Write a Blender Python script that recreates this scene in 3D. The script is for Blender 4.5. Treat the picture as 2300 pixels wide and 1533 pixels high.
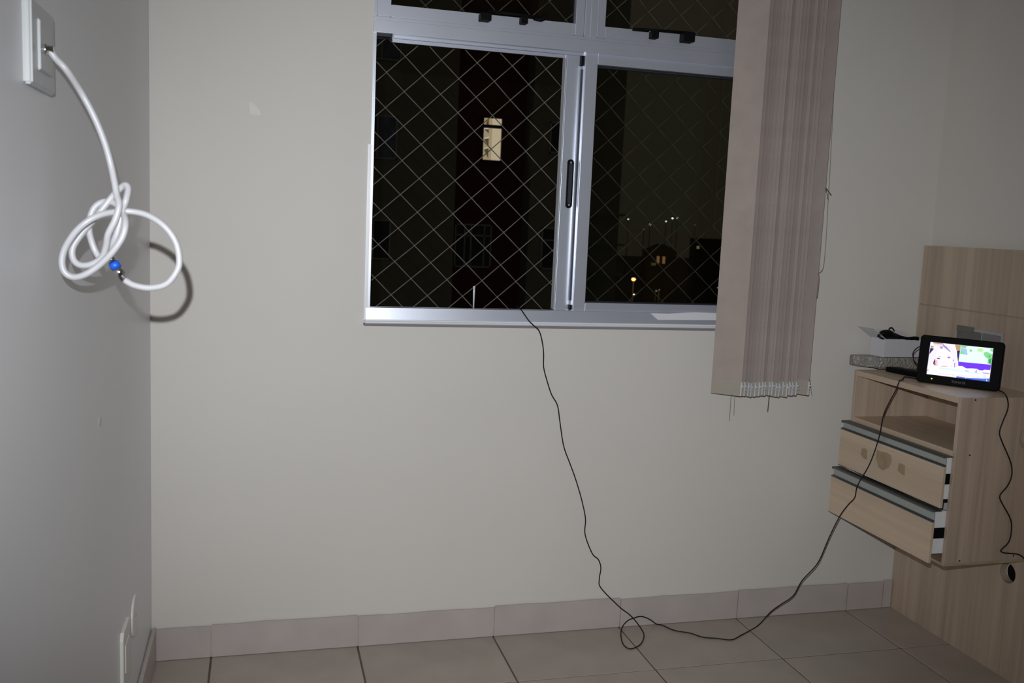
import bpy, bmesh, math, random
from mathutils import Vector, Matrix, Euler

random.seed(7)
scene = bpy.context.scene
for o in list(bpy.data.objects):
    bpy.data.objects.remove(o)
COL = scene.collection

# ------------------------------------------------------------------ camera
CAM = Vector((0.2951, -2.7776, 1.313))
ROT = Euler((1.4451, -0.0436, -0.2591), 'XYZ')
FPX = 2110.0
cd = bpy.data.cameras.new('camera')
cam = bpy.data.objects.new('camera', cd)
COL.objects.link(cam)
cam.location = CAM
cam.rotation_euler = ROT
cd.sensor_width = 36.0
cd.lens = 36.0 * FPX / 2300.0
cd.clip_start = 0.02
cd.clip_end = 800
cd.dof.use_dof = True
cd.dof.focus_distance = 2.8
cd.dof.aperture_fstop = 8.0
scene.camera = cam

# ------------------------------------------------------------------ world: night sky with faint city glow
w = bpy.data.worlds.new('night_sky')
scene.world = w
w.use_nodes = True
bg = w.node_tree.nodes['Background']
bg.inputs[0].default_value = (0.0175, 0.0150, 0.0105, 1)
bg.inputs[1].default_value = 1.0

# ------------------------------------------------------------------ the camera's flash (just above the lens)
fl = bpy.data.lights.new('camera_flash', 'SPOT')
fl.energy = 169.0
fl.color = (0.955, 0.975, 1.0)
fl.shadow_soft_size = 0.006
fl.spot_size = math.radians(82)
fl.spot_blend = 1.0
flo = bpy.data.objects.new('camera_flash', fl)
COL.objects.link(flo)
flo.location = CAM + Vector((-0.030, 0.0, 0.095))
_aim = ROT.to_matrix() @ Vector(((1180 - 1150) / FPX, -(800 - 766.5) / FPX, -1.0))
flo.rotation_euler = _aim.to_track_quat('-Z', 'Y').to_euler()

vs = scene.view_settings
vs.view_transform = 'Standard'
vs.look = 'None'
vs.exposure = 0.0
vs.gamma = 1.0
vs.use_curve_mapping = False

RM = ROT.to_matrix()


def ray(px, py):
    return RM @ Vector(((px - 1150) / FPX, -(py - 766.5) / FPX, -1.0))


def bp(px, py, ax, val):
    """point of the plane <ax>=val seen at photo pixel (px,py)"""
    d = ray(px, py)
    i = 'xyz'.index(ax)
    t = (val - CAM[i]) / d[i]
    return CAM + d * t


# ================================================================== materials
def new_mat(name):
    m = bpy.data.materials.new(name)
    m.use_nodes = True
    nt = m.node_tree
    return m, nt, nt.nodes['Principled BSDF']


def plain(name, col, rough=0.5, metal=0.0, spec=0.5, bump=0.0, bscale=60.0, var=0.0, vscale=8.0, coat=0.0):
    m, nt, b = new_mat(name)
    b.inputs['Base Color'].default_value = (*col, 1)
    b.inputs['Roughness'].default_value = rough
    b.inputs['Metallic'].default_value = metal
    b.inputs['Specular IOR Level'].default_value = spec
    b.inputs['Coat Weight'].default_value = coat
    tc = nt.nodes.new('ShaderNodeTexCoord')
    if var > 0:
        n = nt.nodes.new('ShaderNodeTexNoise')
        n.inputs['Scale'].default_value = vscale
        n.inputs['Detail'].default_value = 5
        nt.links.new(tc.outputs['Object'], n.inputs['Vector'])
        r = nt.nodes.new('ShaderNodeValToRGB')
        r.color_ramp.elements[0].position = 0.3
        r.color_ramp.elements[1].position = 0.7
        r.color_ramp.elements[0].color = (*[max(0, c * (1 - var)) for c in col], 1)
        r.color_ramp.elements[1].color = (*[min(1, c * (1 + var)) for c in col], 1)
        nt.links.new(n.outputs['Fac'], r.inputs['Fac'])
        nt.links.new(r.outputs['Color'], b.inputs['Base Color'])
    if bump > 0:
        n2 = nt.nodes.new('ShaderNodeTexNoise')
        n2.inputs['Scale'].default_value = bscale
        n2.inputs['Detail'].default_value = 4
        nt.links.new(tc.outputs['Object'], n2.inputs['Vector'])
        bp_ = nt.nodes.new('ShaderNodeBump')
        bp_.inputs['Strength'].default_value = bump
        bp_.inputs['Distance'].default_value = 0.002
        nt.links.new(n2.outputs['Fac'], bp_.inputs['Height'])
        nt.links.new(bp_.outputs['Normal'], b.inputs['Normal'])
    return m


def wood(name, light, dark, axis='z', rough=0.42):
    """fine straight oak-laminate grain running along <axis>"""
    m, nt, b = new_mat(name)
    tc = nt.nodes.new('ShaderNodeTexCoord')
    mp = nt.nodes.new('ShaderNodeMapping')
    sc = {'z': (60, 60, 1.6), 'y': (60, 1.6, 60), 'x': (1.6, 60, 60)}[axis]
    mp.inputs['Scale'].default_value = sc
    nt.links.new(tc.outputs['Object'], mp.inputs['Vector'])
    n = nt.nodes.new('ShaderNodeTexNoise')
    n.inputs['Scale'].default_value = 1.0
    n.inputs['Detail'].default_value = 6
    n.inputs['Roughness'].default_value = 0.65
    nt.links.new(mp.outputs['Vector'], n.inputs['Vector'])
    mp2 = nt.nodes.new('ShaderNodeMapping')
    mp2.inputs['Scale'].default_value = tuple(s * 0.22 for s in sc)
    nt.links.new(tc.outputs['Object'], mp2.inputs['Vector'])
    n2 = nt.nodes.new('ShaderNodeTexNoise')
    n2.inputs['Scale'].default_value = 1.0
    n2.inputs['Detail'].default_value = 3
    nt.links.new(mp2.outputs['Vector'], n2.inputs['Vector'])
    ad = nt.nodes.new('ShaderNodeMath')
    ad.operation = 'ADD'
    nt.links.new(n.outputs['Fac'], ad.inputs[0])
    nt.links.new(n2.outputs['Fac'], ad.inputs[1])
    hf = nt.nodes.new('ShaderNodeMath')
    hf.operation = 'MULTIPLY'
    hf.inputs[1].default_value = 0.5
    nt.links.new(ad.outputs[0], hf.inputs[0])
    r = nt.nodes.new('ShaderNodeValToRGB')
    r.color_ramp.elements[0].position = 0.36
    r.color_ramp.elements[1].position = 0.62
    r.color_ramp.elements[0].color = (*dark, 1)
    r.color_ramp.elements[1].color = (*light, 1)
    nt.links.new(hf.outputs[0], r.inputs['Fac'])
    nt.links.new(r.outputs['Color'], b.inputs['Base Color'])
    b.inputs['Roughness'].default_value = rough
    return m


def emit(name, col, strength=1.0):
    m = bpy.data.materials.new(name)
    m.use_nodes = True
    nt = m.node_tree
    nt.nodes.remove(nt.nodes['Principled BSDF'])
    e = nt.nodes.new('ShaderNodeEmission')
    e.inputs[0].default_value = (*col, 1)
    e.inputs[1].default_value = strength
    nt.links.new(e.outputs[0], nt.nodes['Material Output'].inputs[0])
    return m


def glass(name, tint, refl=0.06):
    m = bpy.data.materials.new(name)
    m.use_nodes = True
    nt = m.node_tree
    nt.nodes.remove(nt.nodes['Principled BSDF'])
    t = nt.nodes.new('ShaderNodeBsdfTransparent')
    t.inputs[0].default_value = (*tint, 1)
    g = nt.nodes.new('ShaderNodeBsdfGlossy')
    g.inputs[0].default_value = (0.9, 0.95, 0.92, 1)
    g.inputs['Roughness'].default_value = 0.0
    fr = nt.nodes.new('ShaderNodeFresnel')
    fr.inputs[0].default_value = 1.45
    mx = nt.nodes.new('ShaderNodeMixShader')
    hf = nt.nodes.new('ShaderNodeMath')
    hf.operation = 'MULTIPLY'
    hf.inputs[1].default_value = 0.45
    nt.links.new(fr.outputs[0], hf.inputs[0])
    nt.links.new(hf.outputs[0], mx.inputs[0])
    nt.links.new(t.outputs[0], mx.inputs[1])
    nt.links.new(g.outputs[0], mx.inputs[2])
    nt.links.new(mx.outputs[0], nt.nodes['Material Output'].inputs[0])
    return m


M = {}
M['wall'] = plain('cream_wall_paint', (0.690, 0.664, 0.620), 0.55, bump=0.08, bscale=140, var=0.015, vscale=3, spec=0.35)
M['wall_left'] = plain('pale_grey_wall_paint', (0.82, 0.825, 0.858), 0.38, bump=0.06, bscale=140, var=0.012, vscale=3, spec=0.5)
M['ceiling'] = plain('white_ceiling_paint', (0.82, 0.81, 0.78), 0.8)
M['tile'] = plain('beige_floor_tile', (0.42, 0.365, 0.315), 0.34, var=0.09, vscale=7, bump=0.03, bscale=30)
M['grout'] = plain('dark_grout', (0.13, 0.10, 0.085), 0.9, var=0.2, vscale=20)
M['skirt'] = plain('skirting_tile', (0.50, 0.445, 0.425), 0.4, var=0.06, vscale=9, bump=0.03, bscale=30)
M['skirt_grout'] = plain('skirting_grout', (0.50, 0.45, 0.42), 0.9, var=0.1, vscale=20)
M['alu'] = plain('brushed_aluminium', (0.68, 0.72, 0.82), 0.33, metal=0.65, var=0.03, vscale=6)
M['alu_white'] = plain('white_painted_metal', (0.80, 0.82, 0.86), 0.35, metal=0.1)
M['lip_strip'] = plain('grey_lip_strip', (0.24, 0.225, 0.235), 0.7)
M['black'] = plain('black_plastic', (0.006, 0.006, 0.007), 0.55, spec=0.06)
M['black_soft'] = plain('black_rubber', (0.010, 0.009, 0.009), 0.55, spec=0.25)
M['seal'] = plain('dark_rubber_seal', (0.02, 0.02, 0.035), 0.6)
M['glass'] = glass('window_glass', (0.87, 0.88, 0.85))
M['glass_pale'] = glass('hopper_glass', (0.86, 0.87, 0.84))
M['net'] = plain('net_cord', (0.15, 0.135, 0.115), 0.7, bump=0.3, bscale=900)
M['fabric'] = plain('beige_blind_fabric', (0.385, 0.325, 0.295), 0.85, bump=0.35, bscale=420, var=0.06, vscale=14, spec=0.15)
M['fabric_hem'] = plain('blind_hem_fabric', (0.395, 0.36, 0.305), 0.85, bump=0.3, bscale=420, var=0.04, vscale=14, spec=0.15)
M['white_plastic'] = plain('white_plastic', (0.84, 0.84, 0.84), 0.35, var=0.02)
M['white_cable'] = plain('white_cable_sheath', (0.46, 0.465, 0.485), 0.38, var=0.02, vscale=30)
M['plate'] = plain('white_plate_plastic', (0.50, 0.52, 0.53), 0.35, var=0.02)
M['clip'] = plain('translucent_clip_plastic', (0.56, 0.57, 0.59), 0.4, var=0.05)
M['ivory'] = plain('ivory_plastic', (0.80, 0.79, 0.75), 0.35)
M['chrome'] = plain('chrome', (0.75, 0.75, 0.75), 0.16, metal=1.0)
M['blue'] = plain('blue_band', (0.01, 0.10, 0.60), 0.4)
M['wood_v'] = wood('light_oak_upright_grain', (0.56, 0.44, 0.335), (0.40, 0.305, 0.235), 'z')
M['wood_y'] = wood('light_oak_level_grain', (0.64, 0.505, 0.37), (0.51, 0.395, 0.285), 'y')
M['wood_in'] = wood('oak_shelf_grain', (0.40, 0.30, 0.22), (0.30, 0.22, 0.16), 'y')
M['edge'] = plain('oak_edge_band', (0.44, 0.335, 0.22), 0.5, var=0.08, vscale=20)
M['stain'] = plain('glue_residue', (0.37, 0.265, 0.165), 0.55, var=0.12, vscale=40)
M['drawer_white'] = plain('white_drawer_side', (0.83, 0.83, 0.86), 0.45)
M['handle_grey'] = plain('grey_aluminium_profile', (0.40, 0.43, 0.42), 0.40, metal=0.4)
M['handle_dark'] = plain('dark_profile_edge', (0.10, 0.11, 0.11), 0.4, metal=0.4)
M['cardboard_white'] = plain('white_card', (0.60, 0.595, 0.63), 0.5, var=0.02)
M['card_inner'] = plain('grey_card', (0.50, 0.47, 0.42), 0.8)
M['bubble'] = plain('bubble_wrap', (0.30, 0.285, 0.255), 0.30, var=0.18, vscale=45, spec=0.6)
_nt = M['bubble'].node_tree
_v = _nt.nodes.new('ShaderNodeTexVoronoi')
_v.inputs['Scale'].default_value = 130
_c = _nt.nodes.new('ShaderNodeTexCoord')
_b = _nt.nodes.new('ShaderNodeBump')
_b.inputs['Strength'].default_value = 1.0
_b.inputs['Distance'].default_value = 0.004
_b.invert = True
_nt.links.new(_c.outputs['Object'], _v.inputs['Vector'])
_nt.links.new(_v.outputs['Distance'], _b.inputs['Height'])
_nt.links.new(_b.outputs['Normal'], _nt.nodes['Principled BSDF'].inputs['Normal'])
M['socket_a'] = plain('dark_grey_socket', (0.17, 0.17, 0.155), 0.4, var=0.05, vscale=30)
M['socket_b'] = plain('grey_socket', (0.24, 0.23, 0.23), 0.4, var=0.05, vscale=30)
M['socket_rim'] = plain('pale_socket_rim', (0.46, 0.45, 0.46), 0.35)
M['grey_cap'] = plain('grey_cap_plastic', (0.40, 0.37, 0.35), 0.5)
M['nail'] = plain('dark_nail', (0.03, 0.025, 0.02), 0.5)
M['led'] = emit('green_led', (0.75, 0.95, 0.05), 1.0)
M['screen_off'] = plain('lcd_glass', (0.01, 0.01, 0.02), 0.12)
M['logo'] = plain('grey_logo_print', (0.13, 0.135, 0.13), 0.4)
M['cord'] = plain('blind_cord', (0.36, 0.33, 0.29), 0.8)
M['dirt'] = plain('dark_thread', (0.10, 0.09, 0.08), 0.9)
# night outside
M['facade'] = plain('facade_render', (0.30, 0.30, 0.25), 0.9, var=0.1, vscale=0.4)
M['tower'] = plain('stair_tower_render', (0.15, 0.055, 0.035), 0.9, var=0.2, vscale=0.5)
M['far_frame'] = plain('far_window_frame', (0.50, 0.52, 0.52), 0.6)
M['far_pane'] = plain('far_dark_pane', (0.05, 0.06, 0.085), 0.5)
M['far_curtain'] = plain('far_blue_curtain', (0.20, 0.24, 0.36), 0.8, var=0.3, vscale=3)
M['far_dark'] = plain('far_dark_mass', (0.10, 0.09, 0.08), 0.95)
M['ground'] = plain('night_ground', (0.10, 0.09, 0.07), 0.95, var=0.3, vscale=0.05)
M['lit_a'] = emit('lit_stairwell_wall', (0.31, 0.245, 0.135), 1.0)
M['lit_b'] = emit('lit_stairwell_wall_near', (0.42, 0.35, 0.235), 1.0)
M['stair'] = emit('stair_underside', (0.065, 0.05, 0.038), 1.0)
M['tread'] = emit('stair_tread_lit', (0.50, 0.47, 0.42), 1.0)
M['lit_orange'] = emit('lit_orange_corner', (0.38, 0.20, 0.04), 1.0)
M['lamp_white'] = emit('white_lamp', (1.0, 1.0, 0.95), 2.2)
M['lamp_dim'] = emit('dim_lamp', (0.30, 0.30, 0.24), 1.0)
M['lamp_orange'] = emit('sodium_lamp', (1.0, 0.45, 0.16), 5.0)
M['win_amber'] = emit('amber_window', (0.22, 0.115, 0.04), 1.0)
M['win_olive'] = emit('olive_window', (0.055, 0.055, 0.02), 1.0)
M['win_green'] = emit('greenish_window', (0.17, 0.17, 0.09), 1.0)


# ================================================================== builders
ORG = {}   # object name -> world origin of its space


def link(o, parent=None):
    COL.objects.link(o)
    if parent is not None:
        o.parent = parent


def thing(name, loc, label=None, cat=None, group=None, kind=None):
    o = bpy.data.objects.new(name, None)
    o.empty_display_size = 0.05
    o.location = loc
    COL.objects.link(o)
    ORG[o.name] = Vector(loc)
    tag(o, label, cat, group, kind)
    return o


def tag(o, label=None, cat=None, group=None, kind=None):
    if label:
        o['label'] = label
    if cat:
        o['category'] = cat
    if group:
        o['group'] = group
    if kind:
        o['kind'] = kind
    return o


def obj(name, bm, mat, parent=None, smooth=False, org=None, label=None):
    """bm is in world coordinates; becomes one mesh object"""
    if org is None:
        if parent is not None:
            org = ORG[parent.name]
        else:
            xs = [v.co for v in bm.verts]
            mn = Vector((min(c[i] for c in xs) for i in range(3)))
            mx = Vector((max(c[i] for c in xs) for i in range(3)))
            org = Vector(((mn.x + mx.x) / 2, (mn.y + mx.y) / 2, mn.z))
    org = Vector(org)
    bmesh.ops.translate(bm, verts=bm.verts, vec=-org)
    me = bpy.data.meshes.new(name)
    bm.to_mesh(me)
    bm.free()
    for m in (mat if isinstance(mat, (list, tuple)) else [mat]):
        me.materials.append(m)
    if smooth:
        for p in me.polygons:
            p.use_smooth = True
    o = bpy.data.objects.new(name, me)
    link(o, parent)
    if parent is None:
        o.location = org
        ORG[o.name] = org
    else:
        o.location = org - ORG[parent.name]
        ORG[o.name] = org
    if label:
        o['label'] = label
    return o


def nbm():
    return bmesh.new()


def box(bm, x0, x1, y0, y1, z0, z1, bev=0.0, seg=2, mi=0):
    x0, x1 = min(x0, x1), max(x0, x1)
    y0, y1 = min(y0, y1), max(y0, y1)
    z0, z1 = min(z0, z1), max(z0, z1)
    r = bmesh.ops.create_cube(bm, size=1.0)
    vs_ = r['verts']
    for v in vs_:
        v.co = Vector(((x0 + x1) / 2 + v.co.x * (x1 - x0), (y0 + y1) / 2 + v.co.y * (y1 - y0), (z0 + z1) / 2 + v.co.z * (z1 - z0)))
    es = list({e for v in vs_ for e in v.link_edges})
    fs = list({f for v in vs_ for f in v.link_faces})
    for f in fs:
        f.material_index = mi
    if bev > 0:
        bmesh.ops.bevel(bm, geom=es, offset=bev, segments=seg, affect='EDGES', clamp_overlap=True)
    return bm


def bx(*a, **k):
    return box(nbm(), *a, **k)


def catmull(pts, n=6):
    P = [Vector(p) for p in pts]
    out = []
    for i in range(len(P) - 1):
        p0 = P[i - 1] if i > 0 else P[i] * 2 - P[i + 1]
        p1, p2 = P[i], P[i + 1]
        p3 = P[i + 2] if i + 2 < len(P) else P[i + 1] * 2 - P[i]
        for k in range(n):
            t = k / n
            out.append(0.5 * ((2 * p1) + (p2 - p0) * t + (2 * p0 - 5 * p1 + 4 * p2 - p3) * t * t + (3 * p1 - p0 - 3 * p2 + p3) * t ** 3))
    out.append(P[-1])
    return out


def tube(bm, pts, r, n=8, smooth=0, radii=None, mi=0):
    P = catmull(pts, smooth) if smooth else [Vector(p) for p in pts]
    if radii and smooth:
        R = []
        for i in range(len(radii) - 1):
            for k in range(smooth):
                t = k / smooth
                R.append(radii[i] * (1 - t) + radii[i + 1] * t)
        R.append(radii[-1])
    else:
        R = radii or [r] * len(P)
    rings = []
    T = (P[1] - P[0]).normalized()
    up = Vector((0, 0, 1)) if abs(T.z) < 0.9 else Vector((1, 0, 0))
    N = T.cross(up).normalized()
    for i, p in enumerate(P):
        if i == 0:
            t = (P[1] - P[0])
        elif i == len(P) - 1:
            t = (P[-1] - P[-2])
        else:
            t = (P[i + 1] - P[i - 1])
        if t.length < 1e-9:
            t = T
        t = t.normalized()
        N = (N - t * N.dot(t))
        if N.length < 1e-6:
            N = t.orthogonal()
        N.normalize()
        B = t.cross(N)
        ring = [bm.verts.new(p + (N * math.cos(2 * math.pi * k / n) + B * math.sin(2 * math.pi * k / n)) * R[i]) for k in range(n)]
        rings.append(ring)
    for a, b in zip(rings[:-1], rings[1:]):
        for k in range(n):
            f = bm.faces.new((a[k], a[(k + 1) % n], b[(k + 1) % n], b[k]))
            f.smooth = True
            f.material_index = mi
    bm.faces.new(list(reversed(rings[0]))).material_index = mi
    bm.faces.new(rings[-1]).material_index = mi
    return bm


def prism(bm, pts, vec, mi=0):
    """closed polygon pts (3-D) extruded by vec"""
    vec = Vector(vec)
    a = [bm.verts.new(Vector(p)) for p in pts]
    b = [bm.verts.new(Vector(p) + vec) for p in pts]
    n = len(a)
    fs = [bm.faces.new(a), bm.faces.new(list(reversed(b)))]
    for k in range(n):
        fs.append(bm.faces.new((a[(k + 1) % n], a[k], b[k], b[(k + 1) % n])))
    for f in fs:
        f.material_index = mi
    bmesh.ops.recalc_face_normals(bm, faces=fs)
    return bm


def holed_plate(x0, x1, y0, y1, z0, z1, hc, hr, n=40):
    """board in the y-z plane (thickness along x) with a round hole"""
    bm = nbm()
    c = [bm.verts.new((x0, y, z)) for y, z in ((y0, z0), (y1, z0), (y1, z1), (y0, z1))]
    h = [bm.verts.new((x0, hc[0] + hr * math.cos(2 * math.pi * k / n), hc[1] + hr * math.sin(2 * math.pi * k / n))) for k in range(n)]
    es = [bm.edges.new((c[i], c[(i + 1) % 4])) for i in range(4)] + [bm.edges.new((h[i], h[(i + 1) % n])) for i in range(n)]
    bmesh.ops.triangle_fill(bm, use_beauty=True, use_dissolve=False, edges=es)
    r = bmesh.ops.extrude_face_region(bm, geom=bm.faces[:])
    bmesh.ops.translate(bm, verts=[g for g in r['geom'] if isinstance(g, bmesh.types.BMVert)], vec=(x1 - x0, 0, 0))
    bmesh.ops.recalc_face_normals(bm, faces=bm.faces[:])
    return bm


# ================================================================== room shell
XR, YB, ZC = 2.53, -5.0, 2.60
T = 0.43
JX = 0.1656
RY = -0.311
WT = 0.16
WX0, WX1, WZ0, WZ1 = 0.600, 1.900, 1.000, 2.260    # window opening

# back wall with its window opening
bm = nbm()
box(bm, -0.1, WX0, 0, WT, 0, ZC)
box(bm, WX1, XR + 0.1, 0, WT, 0, ZC)
box(bm, WX0, WX1, 0, WT, 0, WZ0)
box(bm, WX0, WX1, 0, WT, WZ1, ZC)
wb = obj('wall_back', bm, M['wall'], org=(0, 0, 0))
tag(wb, 'cream painted wall with the window in it', kind='structure')
wl = obj('wall_left', bx(-0.1, 0, YB, 0, 0, ZC), M['wall_left'], org=(0, 0, 0))
tag(wl, 'pale grey wall close on the left with the cable plate', kind='structure')
wr = obj('wall_right', bx(XR, XR + 0.1, YB, 0, 0, ZC), M['wall'], org=(0, 0, 0))
tag(wr, 'cream wall on the right above the wooden panel', kind='structure')
o = obj('wall_rear', bx(-0.1, XR + 0.1, YB - 0.1, YB, 0, ZC), M['wall'], org=(0, YB, 0))
tag(o, 'cream wall behind the photographer', kind='structure')
o = obj('ceiling', bx(-0.1, XR + 0.1, YB - 0.1, WT, ZC, ZC + 0.1), M['ceiling'], org=(0, 0, ZC))
tag(o, 'white ceiling of the room', kind='structure')

M['pale_patch'] = plain('pale_wall_patch', (0.765, 0.74, 0.70), 0.6, var=0.03, vscale=60)
bm = nbm()
prism(bm, [bp(*p, 'y', 0.0) for p in ((559, 228), (570, 232), (579, 243), (588, 257), (574, 259), (562, 255))], (0, -0.0003, 0))
obj('wall_patch', bm, M['pale_patch'], wb)  # small flat patch, slightly lighter than the wall around it
bm = nbm()
prism(bm, [bp(*p, 'y', 0.0) for p in ((577, 342), (590, 338), (605, 345), (596, 356), (580, 354))], (0, -0.0002, 0))
obj('wall_patch', bm, M['wall'], wb)
bm = nbm()
prism(bm, [bp(*p, 'x', 0.0) for p in ((223, 938), (227, 936), (228, 950), (225, 963), (222, 952))], (0.0003, 0, 0))
obj('wall_patch', bm, M['pale_patch'], wl)

# floor: grout bed with single tiles
fl_ = obj('floor', bx(-0.1, XR + 0.1, YB - 0.1, 0.0, -0.10, -0.0025), M['grout'], org=(0, 0, 0))
tag(fl_, 'floor of large beige ceramic tiles with dark joints', kind='structure')
GR = 0.0027
xs = [0.0] + [JX + T * k for k in range(6)] + [XR]
ys = [0.0] + [RY - T * k for k in range(11)] + [YB]
full = None
for i in range(len(xs) - 1):
    for j in range(len(ys) - 1):
        x0, x1 = xs[i] + GR * (i > 0), xs[i + 1] - GR * (i < len(xs) - 2)
        y1, y0 = ys[j] - GR * (j > 0), ys[j + 1] + GR
        if x1 - x0 < 0.02 or y1 - y0 < 0.02:
            continue
        isfull = abs((x1 - x0) - (T - 2 * GR)) < 1e-4 and abs((y1 - y0) - (T - 2 * GR)) < 1e-4
        if isfull and full is not None:
            t = full.copy()
            COL.objects.link(t)
            t.parent = fl_
        else:
            cxm, cym = (x0 + x1) / 2, (y0 + y1) / 2
            t = obj('tile', bx(x0, x1, y0, y1, -0.010, 0.0, bev=0.0012, seg=1), M['tile'], fl_, org=(cxm, cym, 0))
            if isfull:
                full = t
        t.location = ((x0 + x1) / 2, (y0 + y1) / 2, random.uniform(-0.0004, 0.0002))
        if isfull:
            t.rotation_euler = (0, 0, random.choice((0, math.pi)))

# skirting tiles along the back wall
SK = 0.098
bb = obj('baseboard_back', bx(0.0, 2.50, -0.006, -0.0005, 0.0, SK - 0.004), M['skirt_grout'], org=(0, 0, 0))
tag(bb, 'low skirting of beige tiles along the window wall', kind='structure')
jx = [0.012] + [JX + T * k for k in range(6)] + [2.462, 2.499]
for i in range(len(jx) - 1):
    g = 0.0018
    h = SK + (0.002 if i % 2 else -0.0015)
    xa_, xb_ = jx[i] + g * (i > 0), jx[i + 1] - g
    nn = max(2, int((xb_ - xa_) / 0.03))
    top = [(xb_ - (xb_ - xa_) * k / nn, -0.0115, h + 0.0009 * math.sin(k * 0.7 + i * 2) + random.uniform(-0.0006, 0.0006)) for k in range(nn + 1)]   # wavy plaster line
    bm = nbm()
    prism(bm, [(xa_, -0.0115, 0.0015), (xb_, -0.0115, 0.0015)] + top, (0, 0.0075, 0))
    obj('tile', bm, M['skirt'], bb)
# left wall skirting
bl = obj('baseboard_left', bx(0.0005, 0.006, YB, -0.012, 0.0, SK), M['skirt_grout'], org=(0, 0, 0))
tag(bl, 'low skirting of beige tiles along the left wall', kind='structure')
yy = [-0.0125] + [RY - T * k for k in range(11)]
for i in range(len(yy) - 1):
    obj('tile', bx(0.004, 0.0135, yy[i + 1] + 0.0018, yy[i] - 0.0018, 0.0015, SK + 0.008, bev=0.001, seg=1), M['skirt'], bl)

# ================================================================== window
win = thing('window_1', (1.25, 0.03, WZ0), 'aluminium sliding window with two hopper panes above', kind='structure')
AL = M['alu']
ZB, ZT0, ZT1, ZG = 1.0484, 1.8324, 1.8776, 1.9132
bm = nbm()
box(bm, WX0, 0.6085, -0.004, 0.085, WZ0, WZ1, bev=0.001)            # left jamb, narrow
box(bm, WX1 - 0.03, WX1, -0.004, 0.085, WZ0, WZ1, bev=0.001)        # right jamb
box(bm, WX0, WX1, -0.004, 0.085, WZ1 - 0.03, WZ1, bev=0.001)        # head
obj('outer_frame', bm, AL, win)
# bottom track with its rounded inner sill
bm = nbm()
prism(bm, [(0.596, -0.0125, 1.012), (0.596, -0.0080, ZB - 0.001), (0.596, -0.0070, ZB), (0.596, 0.012, ZB), (0.596, 0.012, 1.012)], (1.309, 0, 0))
box(bm, WX0, WX1, 0.012, 0.085, WZ0, 1.030, bev=0.001)
box(bm, WX0, WX1, 0.045, 0.050, 1.030, 1.046)
obj('bottom_track', bm, AL, win)
bm = nbm()
box(bm, 0.589, 1.912, -0.024, 0.004, 0.9985, 1.013, bev=0.0055, seg=3)
obj('sill_lip', bm, M['alu_white'], win)
bm = nbm()
prism(bm, [bp(*p, 'y', -0.0112) for p in ((1462, 703), (1500, 704), (1560, 701), (1640, 704), (1640, 719), (1478, 718), (1470, 711))], (0, 0.0012, 0))
obj('paint_smear', bm, M['alu_white'], win)
obj('under_lip_strip', bx(0.5895, 1.9115, -0.0215, 0.0, 0.9945, 1.0015, bev=0.002), M['lip_strip'], win)  # dark grey strip along the underside of the lip
obj('edge_trim', bx(0.5915, 0.6015, -0.006, 0.0, 1.010, 1.52, bev=0.0015), M['alu_white'], win)
# transom between the sliding part and the hoppers
bm = nbm()
box(bm, WX0, WX1, -0.010, 0.085, ZT0, ZT1 - 0.010, bev=0.0015)
box(bm, WX0, WX1, -0.006, 0.085, ZT1 - 0.009, ZT1, bev=0.001)
obj('transom', bm, AL, win)
bm = nbm()
for k, (zz, yy_) in enumerate(((ZT0 - 0.004, 0.018), (ZT0 - 0.011, 0.045))):
    box(bm, 0.66, WX1 - 0.03, yy_, yy_ + 0.006, zz - 0.003, ZT0 + 0.002)
obj('top_track', bm, AL, win)
obj('track_stop', bx(0.609, 0.650, 0.010, 0.03, ZT0 - 0.007, ZT0 + 0.001), M['seal'], win)
obj('mullion', bx(1.2285, 1.2680, -0.008, 0.085, ZT1, WZ1 - 0.03, bev=0.0015), AL, win)
bm = nbm()
box(bm, 1.2475, 1.2490, -0.0095, -0.006, ZT1, WZ1 - 0.03)
obj('mullion_rib', bm, AL, win)


def sash(name, x0, x1, z0, z1, sl, sr, rb, rt, y0, y1, gm, parent=win):
    bm = nbm()
    box(bm, x0, x0 + sl, y0, y1, z0, z1, bev=0.0015)
    box(bm, x1 - sr, x1, y0, y1, z0, z1, bev=0.0015)
    box(bm, x0 + sl, x1 - sr, y0 + 0.001, y1, z0, z0 + rb, bev=0.0015)
    box(bm, x0 + sl, x1 - sr, y0 + 0.001, y1, z1 - rt, z1, bev=0.0015)
    s = obj(name, bm, AL, parent)
    ym = (y0 + y1) / 2 + 0.004
    obj('glass_pane', bx(x0 + sl - 0.004, x1 - sr + 0.004, ym, ym + 0.003, z0 + rb - 0.004, z1 - rt + 0.004), gm, s)
    g = nbm()   # dark rubber seal round the pane
    e = 0.0022
    box(g, x0 + sl, x0 + sl + e, ym - 0.003, ym + 0.005, z0 + rb, z1 - rt)
    box(g, x1 - sr - e, x1 - sr, ym - 0.003, ym + 0.005, z0 + rb, z1 - rt)
    box(g, x0 + sl, x1 - sr, ym - 0.003, ym + 0.005, z0 + rb, z0 + rb + e)
    box(g, x0 + sl, x1 - sr, ym - 0.003, ym + 0.005, z1 - rt - e, z1 - rt)
    obj('rubber_seal', g, M['seal'], s)
    return s


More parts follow.
